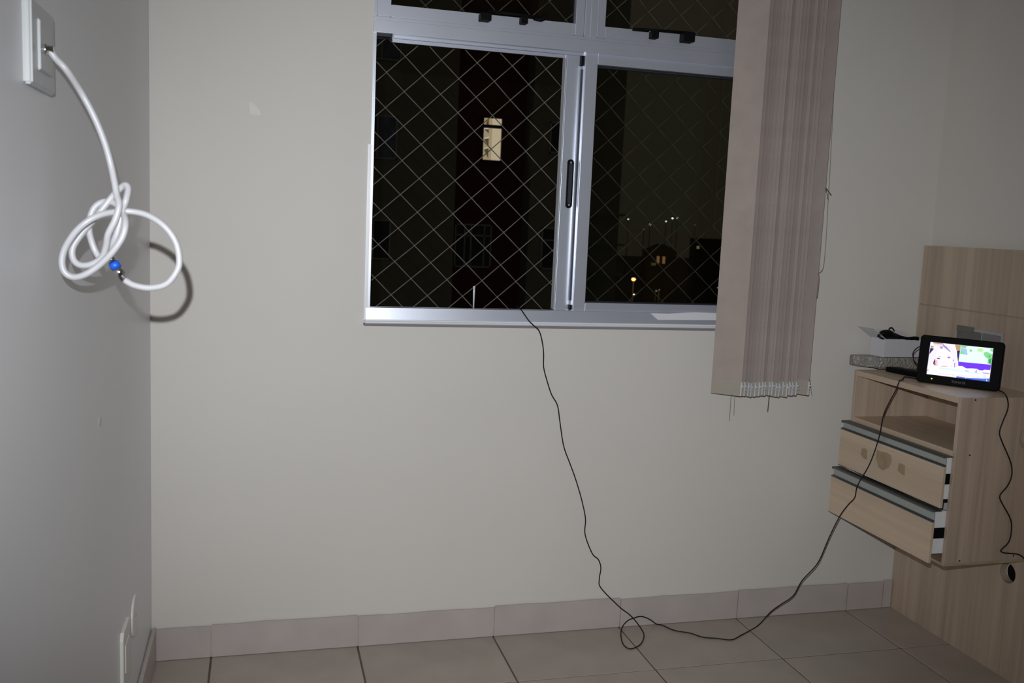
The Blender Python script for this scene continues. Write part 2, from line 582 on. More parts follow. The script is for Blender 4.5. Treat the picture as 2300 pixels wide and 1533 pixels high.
# the two sliding leaves stand together on the right, the left half is open
front = sash('sliding_sash', 1.242, WX1 - 0.031, ZB - 0.006, ZT0 + 0.004, 0.040, 0.040, 0.031, 0.034, 0.008, 0.032, M['glass'])
rear = sash('sliding_sash', 1.1935, WX1 - 0.075, ZB - 0.006, ZT0 + 0.004, 0.054, 0.040, 0.031, 0.034, 0.042, 0.068, M['glass'])
bm = nbm()
box(bm, 1.1895, 1.1915, 0.040, 0.070, ZB, ZT0)
obj('weather_strip', bm, M['alu_white'], rear)
obj('edge_seal', bx(1.1915, 1.1935, 0.042, 0.068, ZB, ZT0), M['seal'], rear)
# dark slit with plastic ends between the leaves
obj('slide_gap', bx(1.2395, 1.2420, 0.030, 0.043, ZB + 0.03, ZT0 - 0.045), M['seal'], front)
obj('guide_block', bx(1.2345, 1.2418, 0.020, 0.041, ZT0 - 0.035, ZT0 - 0.002, bev=0.001), M['black'], front)
obj('guide_block', bx(1.2360, 1.2418, 0.020, 0.041, ZB + 0.001, ZB + 0.016, bev=0.001), M['black'], front)
# recessed shell handle on the rear leaf
hx, hz0, hz1 = 1.2215, 1.3655, 1.5155
bm = nbm()
n = 10
prof = []
rr = 0.0105
for k in range(n + 1):
    a = math.pi * k / n
    prof.append((hx + rr * math.cos(a), hz1 - rr + rr * math.sin(a)))
for k in range(n + 1):
    a = math.pi + math.pi * k / n
    prof.append((hx + rr * math.cos(a), hz0 + rr + rr * math.sin(a)))
prism(bm, [(x, 0.0365, z) for x, z in prof], (0, 0.007, 0))
hd = obj('handle', bm, M['black'], rear)
bm = nbm()
prism(bm, [(hx + (x - hx) * 0.55, 0.0345, 1.4405 + (z - 1.4405) * 0.84) for x, z in prof], (0, 0.003, 0))
obj('finger_grip', bm, M['seal'], rear)
for zz in (hz0 + 0.010, hz1 - 0.010):
    bm = nbm()
    tube(bm, [(hx, 0.0367, zz), (hx, 0.0350, zz)], 0.003, 10)
    obj('screw', bm, M['handle_grey'], rear)

# hoppers
hl = sash('hopper_sash', 0.6090, 1.2275, ZT1 + 0.001, WZ1 - 0.031, 0.0385, 0.0265, 0.0345, 0.035, -0.004, 0.030, M['glass_pale'])
hr = sash('hopper_sash', 1.2690, WX1 - 0.031, ZT1 + 0.001, WZ1 - 0.031, 0.0265, 0.040, 0.0345, 0.035, -0.004, 0.030, M['glass_pale'])


def pxbox(px0, py0, px1, py1, y0, y1, bev=0.0015):
    yc = (y0 + y1) / 2
    a = bp(px0, py0, 'y', y0)
    b = bp(px1, py1, 'y', y0)
    return bx(a.x, b.x, y0, y1, b.z, a.z, bev=bev)


# black hopper latches: block, lever bar, keeper and knob
obj('latch_block', pxbox(1081, 27, 1104, 46, -0.040, -0.003), M['black'], hl)
a, b = bp(1098, 25, 'y', -0.028), bp(1224, 41, 'y', -0.028)
bm = nbm()
tube(bm, [a, (a + b) / 2 + Vector((0, 0, 0.001)), b], 0.0042, 8, radii=[0.0045, 0.0042, 0.0038])
obj('latch_bar', bm, M['black'], hl)
obj('latch_keeper', pxbox(1172, 36, 1186, 53, -0.032, -0.003), M['black'], hl)
bm = nbm()
a, b, c = bp(1198, 43, 'y', -0.030), bp(1215, 44, 'y', -0.030), bp(1224, 26, 'y', -0.030)
tube(bm, [a, b, bp(1222, 42, 'y', -0.03), c], 0.0055, 8, radii=[0.003, 0.0065, 0.0065, 0.0045])
obj('latch_knob', bm, M['black'], hl)
obj('latch_block', pxbox(1538, 70, 1561, 94, -0.040, -0.003), M['black'], hr)
a, b = bp(1424, 64, 'y', -0.028), bp(1548, 74, 'y', -0.028)
bm = nbm()
tube(bm, [a, (a + b) / 2, b], 0.0042, 8, radii=[0.0028, 0.0042, 0.0045])
obj('latch_bar', bm, M['black'], hr)
obj('latch_keeper', pxbox(1466, 68, 1480, 86, -0.032, -0.003), M['black'], hr)
bm = nbm()
tube(bm, [bp(1421, 66, 'y', -0.030), bp(1432, 66, 'y', -0.03), bp(1457, 70, 'y', -0.030)], 0.005, 8, radii=[0.004, 0.0052, 0.003])
obj('latch_knob', bm, M['black'], hr)

# ================================================================== safety net outside the window
DX, DZ = 0.1107, 0.1025


def node(i, j, half):
    x = 0.7095 + (i + 0.5 * half) * DX
    z = 1.7935 - (j + 0.5 * half) * DZ
    # the cords sag towards the lower left corner
    s = max(0.0, 1.55 - z)
    x -= 0.11 * s * s * max(0.0, 1.05 - (x - 0.60) * 0.9)
    x += 0.006 * max(0, z - 1.8)
    return Vector((x, 0.12 + 0.004 * math.sin(i * 1.7 + j * 2.3 + half), z))


bm = nbm()
segs = set()
XA, XB, ZA, ZBn = WX0 + 0.004, WX1 - 0.004, WZ0 + 0.034, WZ1 - 0.004


def clipseg(p, q):
    t0, t1 = 0.0, 1.0
    d = q - p
    for lo, hi, a, da in ((XA, XB, p.x, d.x), (ZA, ZBn, p.z, d.z)):
        if abs(da) < 1e-9:
            if a < lo or a > hi:
                return None
            continue
        u0, u1 = (lo - a) / da, (hi - a) / da
        if u0 > u1:
            u0, u1 = u1, u0
        t0, t1 = max(t0, u0), min(t1, u1)
    if t1 - t0 < 0.02:
        return None
    return p + d * t0, p + d * t1


for i in range(-3, 13):
    for j in range(-6, 9):
        c = node(i, j, 1)
        for (ii, jj) in ((i, j), (i + 1, j), (i, j + 1), (i + 1, j + 1)):
            s = clipseg(node(ii, jj, 0), c)
            if s:
                m_ = (s[0] + s[1]) / 2
                tube(bm, [s[0], s[1]], 0.0017, 6)
        for nn in (node(i, j, 0), c):
            if XA < nn.x < XB and ZA < nn.z < ZBn:
                bmesh.ops.create_icosphere(bm, subdivisions=1, radius=0.0036, matrix=Matrix.Translation(nn))
# border rope
tube(bm, [(XA, 0.12, ZA), (XB, 0.12, ZA), (XB, 0.12, ZBn), (XA, 0.12, ZBn), (XA, 0.12, ZA)], 0.003, 6)
net = obj('safety_net', bm, M['net'])
tag(net, 'beige knotted cord safety net stretched across the outside of the window', 'net')

# ================================================================== small antenna on the outer sill
tp = bp(1065, 645, 'y', 0.068)
abx = bp(1063.5, 692, 'y', 0.068).x
an = thing('antenna', (abx, 0.065, 1.030), 'thin silver whip antenna standing in the open window track', 'antenna')
bm = nbm()
tube(bm, [(abx, 0.068, 1.0305), (abx, 0.068, 1.036), (abx, 0.068, 1.041)], 0.013, 16, radii=[0.014, 0.014, 0.008])
obj('magnetic_base', bm, M['black'], an)
bm = nbm()
tube(bm, [(abx, 0.068, 1.040), (tp.x, 0.068, tp.z - 0.012), (tp.x, 0.068, tp.z)], 0.003, 10, radii=[0.0022, 0.0034, 0.0030])
obj('rod', bm, M['alu_white'], an)
bm = nbm()
tube(bm, [(tp.x, 0.068, tp.z - 0.002), (tp.x, 0.068, tp.z + 0.004)], 0.0038, 10)
obj('tip', bm, M['ivory'], an)

# ================================================================== vertical blind drawn to the right
BZ0, BZ1 = 0.797, 2.32
bl_ = thing('vertical_blind', (1.86, -0.09, BZ0), 'beige fabric vertical blind stacked together beside the window', 'blind')
obj('headrail', bx(0.45, 2.10, -0.115, -0.065, BZ1 + 0.012, BZ1 + 0.05, bev=0.003), M['alu_white'], bl_)
SW = 0.096
HEM = 0.047


def slat_mesh(z0, z1, th, bulge):
    bm = nbm()
    n = 6
    rows = []
    for zz in (z0, z0 + (z1 - z0) * 0.33, z0 + (z1 - z0) * 0.66, z1):
        for s in (-1, 1):
            rows.append([bm.verts.new(((k / n - 0.5) * SW, s * th / 2 + bulge * (1 - (2 * k / n - 1) ** 2), zz)) for k in range(n + 1)])
    for q in range(3):
        f0, b0, f1, b1 = rows[2 * q], rows[2 * q + 1], rows[2 * q + 2], rows[2 * q + 3]
        for k in range(n):
            bm.faces.new((f0[k], f0[k + 1], f1[k + 1], f1[k]))
            bm.faces.new((b0[k + 1], b0[k], b1[k], b1[k + 1]))
        bm.faces.new((f0[0], f1[0], b1[0], b0[0]))
        bm.faces.new((f1[n], f0[n], b0[n], b1[n]))
    for f, b in ((rows[0], rows[1]), (rows[6], rows[7])):
        for k in range(n):
            bm.faces.new((f[k], b[k], b[k + 1], f[k + 1]))
    bmesh.ops.recalc_face_normals(bm, faces=bm.faces[:])
    return bm


_nt = M['fabric'].node_tree
_oi = _nt.nodes.new('ShaderNodeObjectInfo')
_mr = _nt.nodes.new('ShaderNodeMapRange')
_mr.inputs['To Min'].default_value = 0.87
_mr.inputs['To Max'].default_value = 1.06
_mx = _nt.nodes.new('ShaderNodeVectorMath')
_mx.operation = 'SCALE'
_pb = _nt.nodes['Principled BSDF']
_src = _pb.inputs['Base Color'].links[0].from_socket
_nt.links.new(_oi.outputs['Random'], _mr.inputs['Value'])
_nt.links.new(_src, _mx.inputs[0])
_nt.links.new(_mr.outputs['Result'], _mx.inputs['Scale'])
_nt.links.new(_mx.outputs['Vector'], _pb.inputs['Base Color'])
NS = 18
slats = []
first = None
ux, uy = 0.0755, -0.0600
for i in range(NS):
    off = 0.0124 * i if i < NS - 1 else 0.0124 * (NS - 2) + 0.044
    off += random.uniform(-0.0018, 0.0018) if 0 < i < NS - 1 else 0
    ang = math.atan2(uy, ux) - (random.uniform(0.08, 0.48) if 0 < i < NS - 1 else 0.0) - (0.12 if i == NS - 1 else 0)
    nx_, ny_ = 1.7005 + ux + off, -0.064 + uy + (random.uniform(-0.0015, 0.0015) if i else 0)     # edge towards the room
    cxp, cyp = nx_ - math.cos(ang) * SW / 2, ny_ - math.sin(ang) * SW / 2
    dz = random.uniform(-0.003, 0.003) + (0.004 if i == NS - 1 else 0)
    if first is None:
        s = obj('slat', slat_mesh(BZ0 + HEM, BZ1, 0.0009, 0.0025), M['fabric'], bl_, org=(0, 0, BZ0))
        h = obj('hem', slat_mesh(BZ0, BZ0 + HEM + 0.0005, 0.0022, 0.0025), M['fabric_hem'], s, org=(0, 0, BZ0))
        cbm = nbm()
        box(cbm, SW / 2 - 0.003, SW / 2 + 0.0012, -0.0016, 0.002, BZ0 + 0.001, BZ0 + HEM - 0.010, bev=0.0004, seg=1)
        box(cbm, SW / 2 - 0.003, SW / 2 + 0.0022, -0.0025, 0.0028, BZ0 + 0.026, BZ0 + HEM - 0.002, bev=0.0005, seg=1)
        box(cbm, SW / 2 + 0.001, SW / 2 + 0.0060, -0.0018, 0.0018, BZ0 + 0.029, BZ0 + 0.035, bev=0.0005, seg=1)
        c = obj('weight_clip', cbm, M['clip'], s, org=(0, 0, BZ0))
        hk = nbm()
        box(hk, -0.006, 0.006, -0.003, 0.004, BZ1 - 0.004, BZ1 + 0.015, bev=0.0005, seg=1)
        k_ = obj('hanger_clip', hk, M['white_plastic'], s, org=(0, 0, BZ0))
        first = (s, h, c, k_)
    else:
        s = first[0].copy()
        COL.objects.link(s)
        for ch in first[1:]:
            q = ch.copy()
            COL.objects.link(q)
            q.parent = s
            q.location = (0, 0, 0)
    s.location = Vector((cxp, cyp, BZ0 + dz)) - ORG[bl_.name]
    s.rotation_euler = (0, 0, ang)
    slats.append((cxp, cyp, dz, ang))
for ch in first[1:]:
    ch.location = (0, 0, 0)
# bead chain looping from clip to clip
bm = nbm()
prev = None
for (cx_, cy_, dz, ang) in slats:
    e = Vector((cx_ + math.cos(ang) * (SW / 2 + 0.0085), cy_ + math.sin(ang) * (SW / 2 + 0.0085), BZ0 + 0.031 + dz))
    if prev is not None:
        for k in range(5):
            t = k / 5
            p = prev.lerp(e, t)
            p.z -= 0.010 * 4 * t * (1 - t)
            p.y -= 0.004 * 4 * t * (1 - t)
            bmesh.ops.create_icosphere(bm, subdivisions=1, radius=0.0017, matrix=Matrix.Translation(p))
    prev = e
obj('bead_chain', bm, M['clip'], bl_)


def bead_string(p0, p1, name, mat, r=0.0013, step=0.0045, bend=0.0):
    bm = nbm()
    n = max(2, int((p1 - p0).length / step))
    for k in range(n + 1):
        t = k / n
        p = p0.lerp(p1, t)
        p.x += bend * math.sin(t * 3.0)
        bmesh.ops.create_icosphere(bm, subdivisions=1, radius=r, matrix=Matrix.Translation(p))
    tube(bm, [p0.lerp(p1, k / 6) + Vector((bend * math.sin(k / 2.0), 0, 0)) for k in range(7)], 0.0004, 4)
    return obj(name, bm, mat, bl_)


bead_string(bp(1642, 884, 'y', -0.105), bp(1638, 942, 'y', -0.105), 'loose_chain', M['cord'])
bead_string(bp(1650, 886, 'y', -0.110), bp(1648, 930, 'y', -0.110), 'loose_chain', M['cord'], r=0.0010)
bead_string(bp(1819, 850, 'y', -0.120), bp(1823, 886, 'y', -0.120), 'loose_chain', M['dirt'], r=0.0012, step=0.007)
bm = nbm()
tube(bm, [bp(1728, 884, 'y', -0.122), bp(1726, 903, 'y', -0.122), bp(1724, 923, 'y', -0.122)], 0.0011, 5, smooth=4)
obj('loose_thread', bm, M['dirt'], bl_)
# control cords on the right of the stack, with a small weight
bm = nbm()
tube(bm, [bp(1884, -120, 'y', -0.06), bp(1883, 0, 'y', -0.06), bp(1872, 220, 'y', -0.06), bp(1863, 400, 'y', -0.06), bp(1860, 450, 'y', -0.06),
          bp(1855, 540, 'y', -0.06), bp(1849, 600, 'y', -0.06), bp(1838, 614, 'y', -0.065)], 0.0009, 6, smooth=4)
obj('control_cord', bm, M['cord'], bl_)
bm = nbm()
tube(bm, [bp(1849, 414, 'y', -0.07), bp(1857, 424, 'y', -0.07), bp(1867, 438, 'y', -0.07)], 0.0013, 6, smooth=4)
tube(bm, [bp(1849, 414, 'y', -0.07), bp(1856, 428, 'y', -0.07), bp(1860, 448, 'y', -0.065)], 0.0011, 6, smooth=4)
obj('cord_knot', bm, M['dirt'], bl_)
bm = nbm()
a, b = bp(1838, 616, 'y', -0.075), bp(1833, 668, 'y', -0.075)
tube(bm, [a, a.lerp(b, .15), a.lerp(b, .85), b], 0.005, 8, radii=[0.003, 0.0055, 0.0055, 0.004])
obj('cord_weight', bm, M['fabric'], bl_)

# ================================================================== wooden headboard panel on the right wall
PX0, PX1 = 2.5015, 2.5285
HY, HZ, HR = -0.518, 0.3225, 0.031
pn = thing('headboard_panel', (2.515, -0.6, 0.0), 'light oak panel covering the right wall from floor to shoulder height', 'panel')
obj('lower_board', holed_plate(PX0, PX1, -2.6, -0.002, 0.0, 1.0935, (HY, HZ), HR), M['wood_v'], pn)
obj('upper_board', bx(PX0, PX1, -2.6, -0.002, 1.0975, 1.2975, bev=0.0008, seg=1), M['wood_v'], pn)
obj('seam_strip', bx(PX0 + 0.003, PX1, -2.6, -0.002, 1.0935, 1.0975), M['edge'], pn)
bm = nbm()
tube(bm, [(PX1 - 0.0042, HY - 0.004, HZ), (PX1 - 0.0002, HY - 0.004, HZ)], 0.029, 28)
obj('wiring_box_shade', bm, M['black'], pn)  # flat black disc: depth shade of the wiring box put into its colour
bm = nbm()
for k in range(25):
    pass
# slim white conduit edge glimpsed inside the hole
tube(bm, [(PX1 - 0.0055, HY + 0.022, HZ - 0.016), (PX1 - 0.0055, HY + 0.0255, HZ), (PX1 - 0.0055, HY + 0.022, HZ + 0.016)], 0.0012, 6, smooth=4)
obj('conduit_edge', bm, M['white_plastic'], pn)

# grey sockets let into the panel behind the tv
so = thing('wall_socket', (PX0, -0.30, 0.93), 'grey double socket set in the oak panel behind the television', 'socket')
q = [bp(*p, 'x', PX0) for p in ((2154, 732), (2191, 733), (2209, 741), (2252, 748))]
y0, y1, y2 = q[0].y, bp(2209, 745, 'x', PX0).y, q[3].y
ztop = q[0].z
obj('back_plate', bx(PX0 - 0.004, PX0 - 0.0002, y2 - 0.004, y0 + 0.003, 0.925, ztop - 0.001, bev=0.0012), M['socket_rim'], so)
obj('socket_module', bx(PX0 - 0.007, PX0 - 0.003, y1 + 0.003, y0, 0.930, ztop - 0.009, bev=0.0015), M['socket_a'], so)
obj('socket_module', bx(PX0 - 0.010, PX0 - 0.003, y0 - (y0 - y1) * 0.66, y0, ztop - 0.016, ztop + 0.004, bev=0.0015), M['socket_a'], so)
obj('socket_module', bx(PX0 - 0.007, PX0 - 0.003, y2, y1 - 0.003, 0.930, ztop - 0.009, bev=0.0015), M['socket_b'], so)

# ================================================================== hanging nightstand
NX, YF, YN, ZN0, ZN1 = 2.2105, -0.086, -0.583, 0.3825, 0.878
NXB = PX0 - 0.0005
TH = 0.0175
ns = thing('nightstand', (2.355, -0.335, ZN0), 'light oak nightstand hung on the panel, its two drawers slightly open', 'nightstand')
WV, WY = M['wood_v'], M['wood_y']
TS = 0.012
obj('top_board', bx(NX + 0.0002, NXB, YN + TS, YF - TS, ZN1 - TH, ZN1 - 0.0002, bev=0.0003, seg=1), WY, ns)
sp = obj('side_panel', bx(NX, NXB, YN, YN + TS, ZN0 + 0.0076, ZN1, bev=0.0006, seg=1), WV, ns)
obj('side_panel', bx(NX, NXB, YF - TS, YF, ZN0 + 0.0076, ZN1, bev=0.0006, seg=1), WV, ns)
obj('back_board', bx(NXB - 0.004, NXB, YN + TS, YF - TS, ZN0 + TH, ZN1 - TH), WV, ns)
obj('shelf', bx(NX + 0.001, NXB - 0.004, YN + TS, YF - TS, 0.7215 - TH, 0.7215, bev=0.0006, seg=1), WY, ns)
obj('bottom_board', bx(NX, NXB, YN + 0.0004, YF - 0.0004, ZN0, ZN0 + 0.0075, bev=0.0006, seg=1), M['edge'], ns)
# nail heads on the side panel
for p in ((2191, 898), (2178, 1022), (2155, 1259), (2276, 1247)):
    a = bp(*p, 'y', YN)
    bm = nbm()
    tube(bm, [(a.x, YN - 0.0008, a.z), (a.x, YN + 0.001, a.z)], 0.0028, 10)
    obj('nail', bm, M['nail'], ns)


def drawer(fx, z0, z1, zh0, zh1, ya, yb, stains=False):
    """front board, aluminium pull profile, white box sides, runner"""
    d = obj('drawer', bx(fx, fx + 0.010, ya, yb, z0, z1, bev=0.0008, seg=1), WY, ns)
    # pull profile: recessed web with a lip along its top and bottom
    obj('pull_web', bx(fx + 0.0075, fx + 0.0098, ya + 0.002, yb - 0.002, z1 - 0.001, zh1 - 0.002), M['handle_grey'], d)
    bm = nbm()
    prof = [(fx - 0.001, zh1 - 0.004), (fx, zh1 - 0.001), (fx + 0.002, zh1), (fx + 0.030, zh1), (fx + 0.030, zh1 - 0.002), (fx + 0.003, zh1 - 0.0022), (fx + 0.001, zh1 - 0.0045)]
    prism(bm, [(x, ya, z) for x, z in prof], (0, yb - ya, 0))
    obj('pull_lip', bm, M['handle_dark'], d)
    bm = nbm()
    prism(bm, [(fx - 0.0005, ya, z1 - 0.001), (fx - 0.0005, ya, z1 + 0.001), (fx + 0.004, ya, z1 + 0.0035), (fx + 0.0078, ya, z1 + 0.005), (fx + 0.0078, ya, z1 - 0.001)], (0, yb - ya, 0))
    obj('pull_foot', bm, M['handle_dark'], d)
    # white drawer box
    bz0, bz1 = z0 + 0.022, zh1 - 0.006
    bxm = nbm()
    box(bxm, fx + 0.010, NXB - 0.02, YN + TS + 0.003, YN + TS + 0.015, bz0, bz1)
    box(bxm, fx + 0.010, NXB - 0.02, YF - TS - 0.015, YF - TS - 0.003, bz0, bz1)
    box(bxm, NXB - 0.032, NXB - 0.02, YN + TS + 0.015, YF - TS - 0.015, bz0, bz1)
    box(bxm, fx + 0.012, NXB - 0.03, YN + TS + 0.015, YF - TS - 0.015, bz0 + 0.006, bz0 + 0.010)
    obj('drawer_box', bxm, M['drawer_white'], d)
    rz = (bz0 + bz1) / 2
    obj('runner', bx(fx + 0.014, NXB - 0.02, YN + TS + 0.0005, YN + TS + 0.003, rz - 0.017, rz + 0.014), M['black'], d)
    obj('runner', bx(fx + 0.014, NXB - 0.02, YF - TS - 0.003, YF - TS - 0.0005, rz - 0.017, rz + 0.014), M['black'], d)
    if stains:
        for pts in (((1936, 1006), (1944, 1007), (1948, 1012), (1947, 1032), (1939, 1028), (1933, 1020)),
                    ((1969, 1010), (1982, 1014), (1992, 1016), (2001, 1022), (2003, 1036), (1996, 1050), (1983, 1056), (1973, 1048), (1968, 1030)),
                    ((2019, 1039), (2033, 1044), (2032, 1068), (2024, 1064), (2016, 1056))):
            bm = nbm()
            prism(bm, [bp(*p, 'x', fx) for p in pts], (-0.00025, 0, 0))
            obj('glue_mark', bm, M['stain'], d, label='brown patch left by a peeled sticker')
    return d


ya, yb = YN + 0.001, YF - 0.001
drawer(2.1765, 0.5575, 0.6790, 0.679, 0.7075, ya, yb, stains=True)
drawer(2.1560, 0.3955, 0.5175, 0.5175, 0.5500, ya, yb)

# grey round cap on the side panel
a = bp(2314, 983, 'y', YN)
bm = nbm()
tube(bm, [(a.x, YN - 0.0005, a.z), (a.x, YN - 0.012, a.z), (a.x, YN - 0.017, a.z), (a.x, YN - 0.018, a.z)], 0.033, 28, radii=[0.033, 0.033, 0.029, 0.02])
kn = obj('knob', bm, M['grey_cap'], ns, label='grey round knob')
bm = nbm()
tube(bm, [(a.x, YN - 0.0004, a.z), (a.x, YN - 0.005, a.z)], 0.036, 28)
obj('knob_rim', bm, M['edge'], kn)

# ================================================================== portable television
ZT = ZN1
BL = bp(2056, 857, 'z', ZT)
BR = bp(2243, 881, 'z', ZT)
U = (BR - BL)
TW = U.length
U.normalize()
NB = Vector((-U.y, U.x, 0))          # away from the viewer
if NB.y < 0:
    NB = -NB
lean = 0.10
UP = Vector((0, 0, 1)) * math.cos(lean) + NB * math.sin(lean)
BK = NB * math.cos(lean) - Vector((0, 0, 1)) * math.sin(lean)
THH = 0.146
TO = BL.copy() + Vector((0, 0, 0.002))
tv = thing('portable_television', TO + U * TW / 2, 'small black portable television showing a bright news picture', 'television')


def tvp(u, v, d):
    """u along the width (m), v up (m), d towards the back (m)"""
    return TO + U * u + UP * v + BK * d


def rrect(u0, u1, v0, v1, r, n=5):
    pts = []
    for (cu, cv, a0) in ((u1 - r, v1 - r, 0), (u0 + r, v1 - r, 90), (u0 + r, v0 + r, 180), (u1 - r, v0 + r, 270)):
        for k in range(n + 1):
            a = math.radians(a0 + 90 * k / n)
            pts.append((cu + r * math.cos(a), cv + r * math.sin(a)))
    return pts


bm = nbm()
rings = []
for d, ins in ((0.0035, 0.0), (0.0, 0.003), (0.0, 0.006)):
    pass
ol = rrect(0, TW, 0, THH, 0.011)


def inset(pts, k):
    cu, cv = TW / 2, THH / 2
    return [(cu + (u - cu) * (1 - k / cu), cv + (v - cv) * (1 - k / cv)) for u, v in pts]


layers = [(0.0, 0.0025), (0.002, 0.0), (0.016, 0.0), (0.022, 0.006)]
vr = []
for d, ins in layers:
    vr.append([bm.verts.new(tvp(u, v, d)) for u, v in inset(ol, ins)])
for A, B in zip(vr[:-1], vr[1:]):
    for k in range(len(A)):
        bm.faces.new((A[k], A[(k + 1) % len(A)], B[(k + 1) % len(A)], B[k]))
bm.faces.new(vr[0])
bm.faces.new(list(reversed(vr[-1])))
bmesh.ops.recalc_face_normals(bm, faces=bm.faces[:])
obj('housing', bm, M['black'], tv)
# picture area in the pixels of the photograph's television face
S0 = (405.0, 318.0)
SU = (1402.0, 172.0)
SV = (-118.0, 728.0)
det = SU[0] * SV[1] - SU[1] * SV[0]
PU0, PU1 = TW * 0.128, TW * 0.878
PV1, PV0 = THH * 0.862, THH * 0.182


def scr(x, y, d):
    dx_, dy_ = x - S0[0], y - S0[1]
    u = (dx_ * SV[1] - dy_ * SV[0]) / det
    v = (SU[0] * dy_ - SU[1] * dx_) / det
    u, v = min(1, max(0, u)), min(1, max(0, v))
    return tvp(PU0 + (PU1 - PU0) * u, PV1 + (PV0 - PV1) * v, -d)


bm = nbm()
prism(bm, [tvp(u, v, -0.0002) for u, v in ((PU0 - .002, PV0 - .002), (PU1 + .002, PV0 - .002), (PU1 + .002, PV1 + .002), (PU0 - .002, PV1 + .002))], BK * 0.001)
lcd = obj('screen', bm, M['screen_off'], tv)


def ell(cx, cy, rx, ry, n=16, tilt=0.12):
    return [(cx + rx * math.cos(2 * math.pi * k / n), cy + ry * math.sin(2 * math.pi * k / n) + tilt * rx * math.cos(2 * math.pi * k / n)) for k in range(n)]


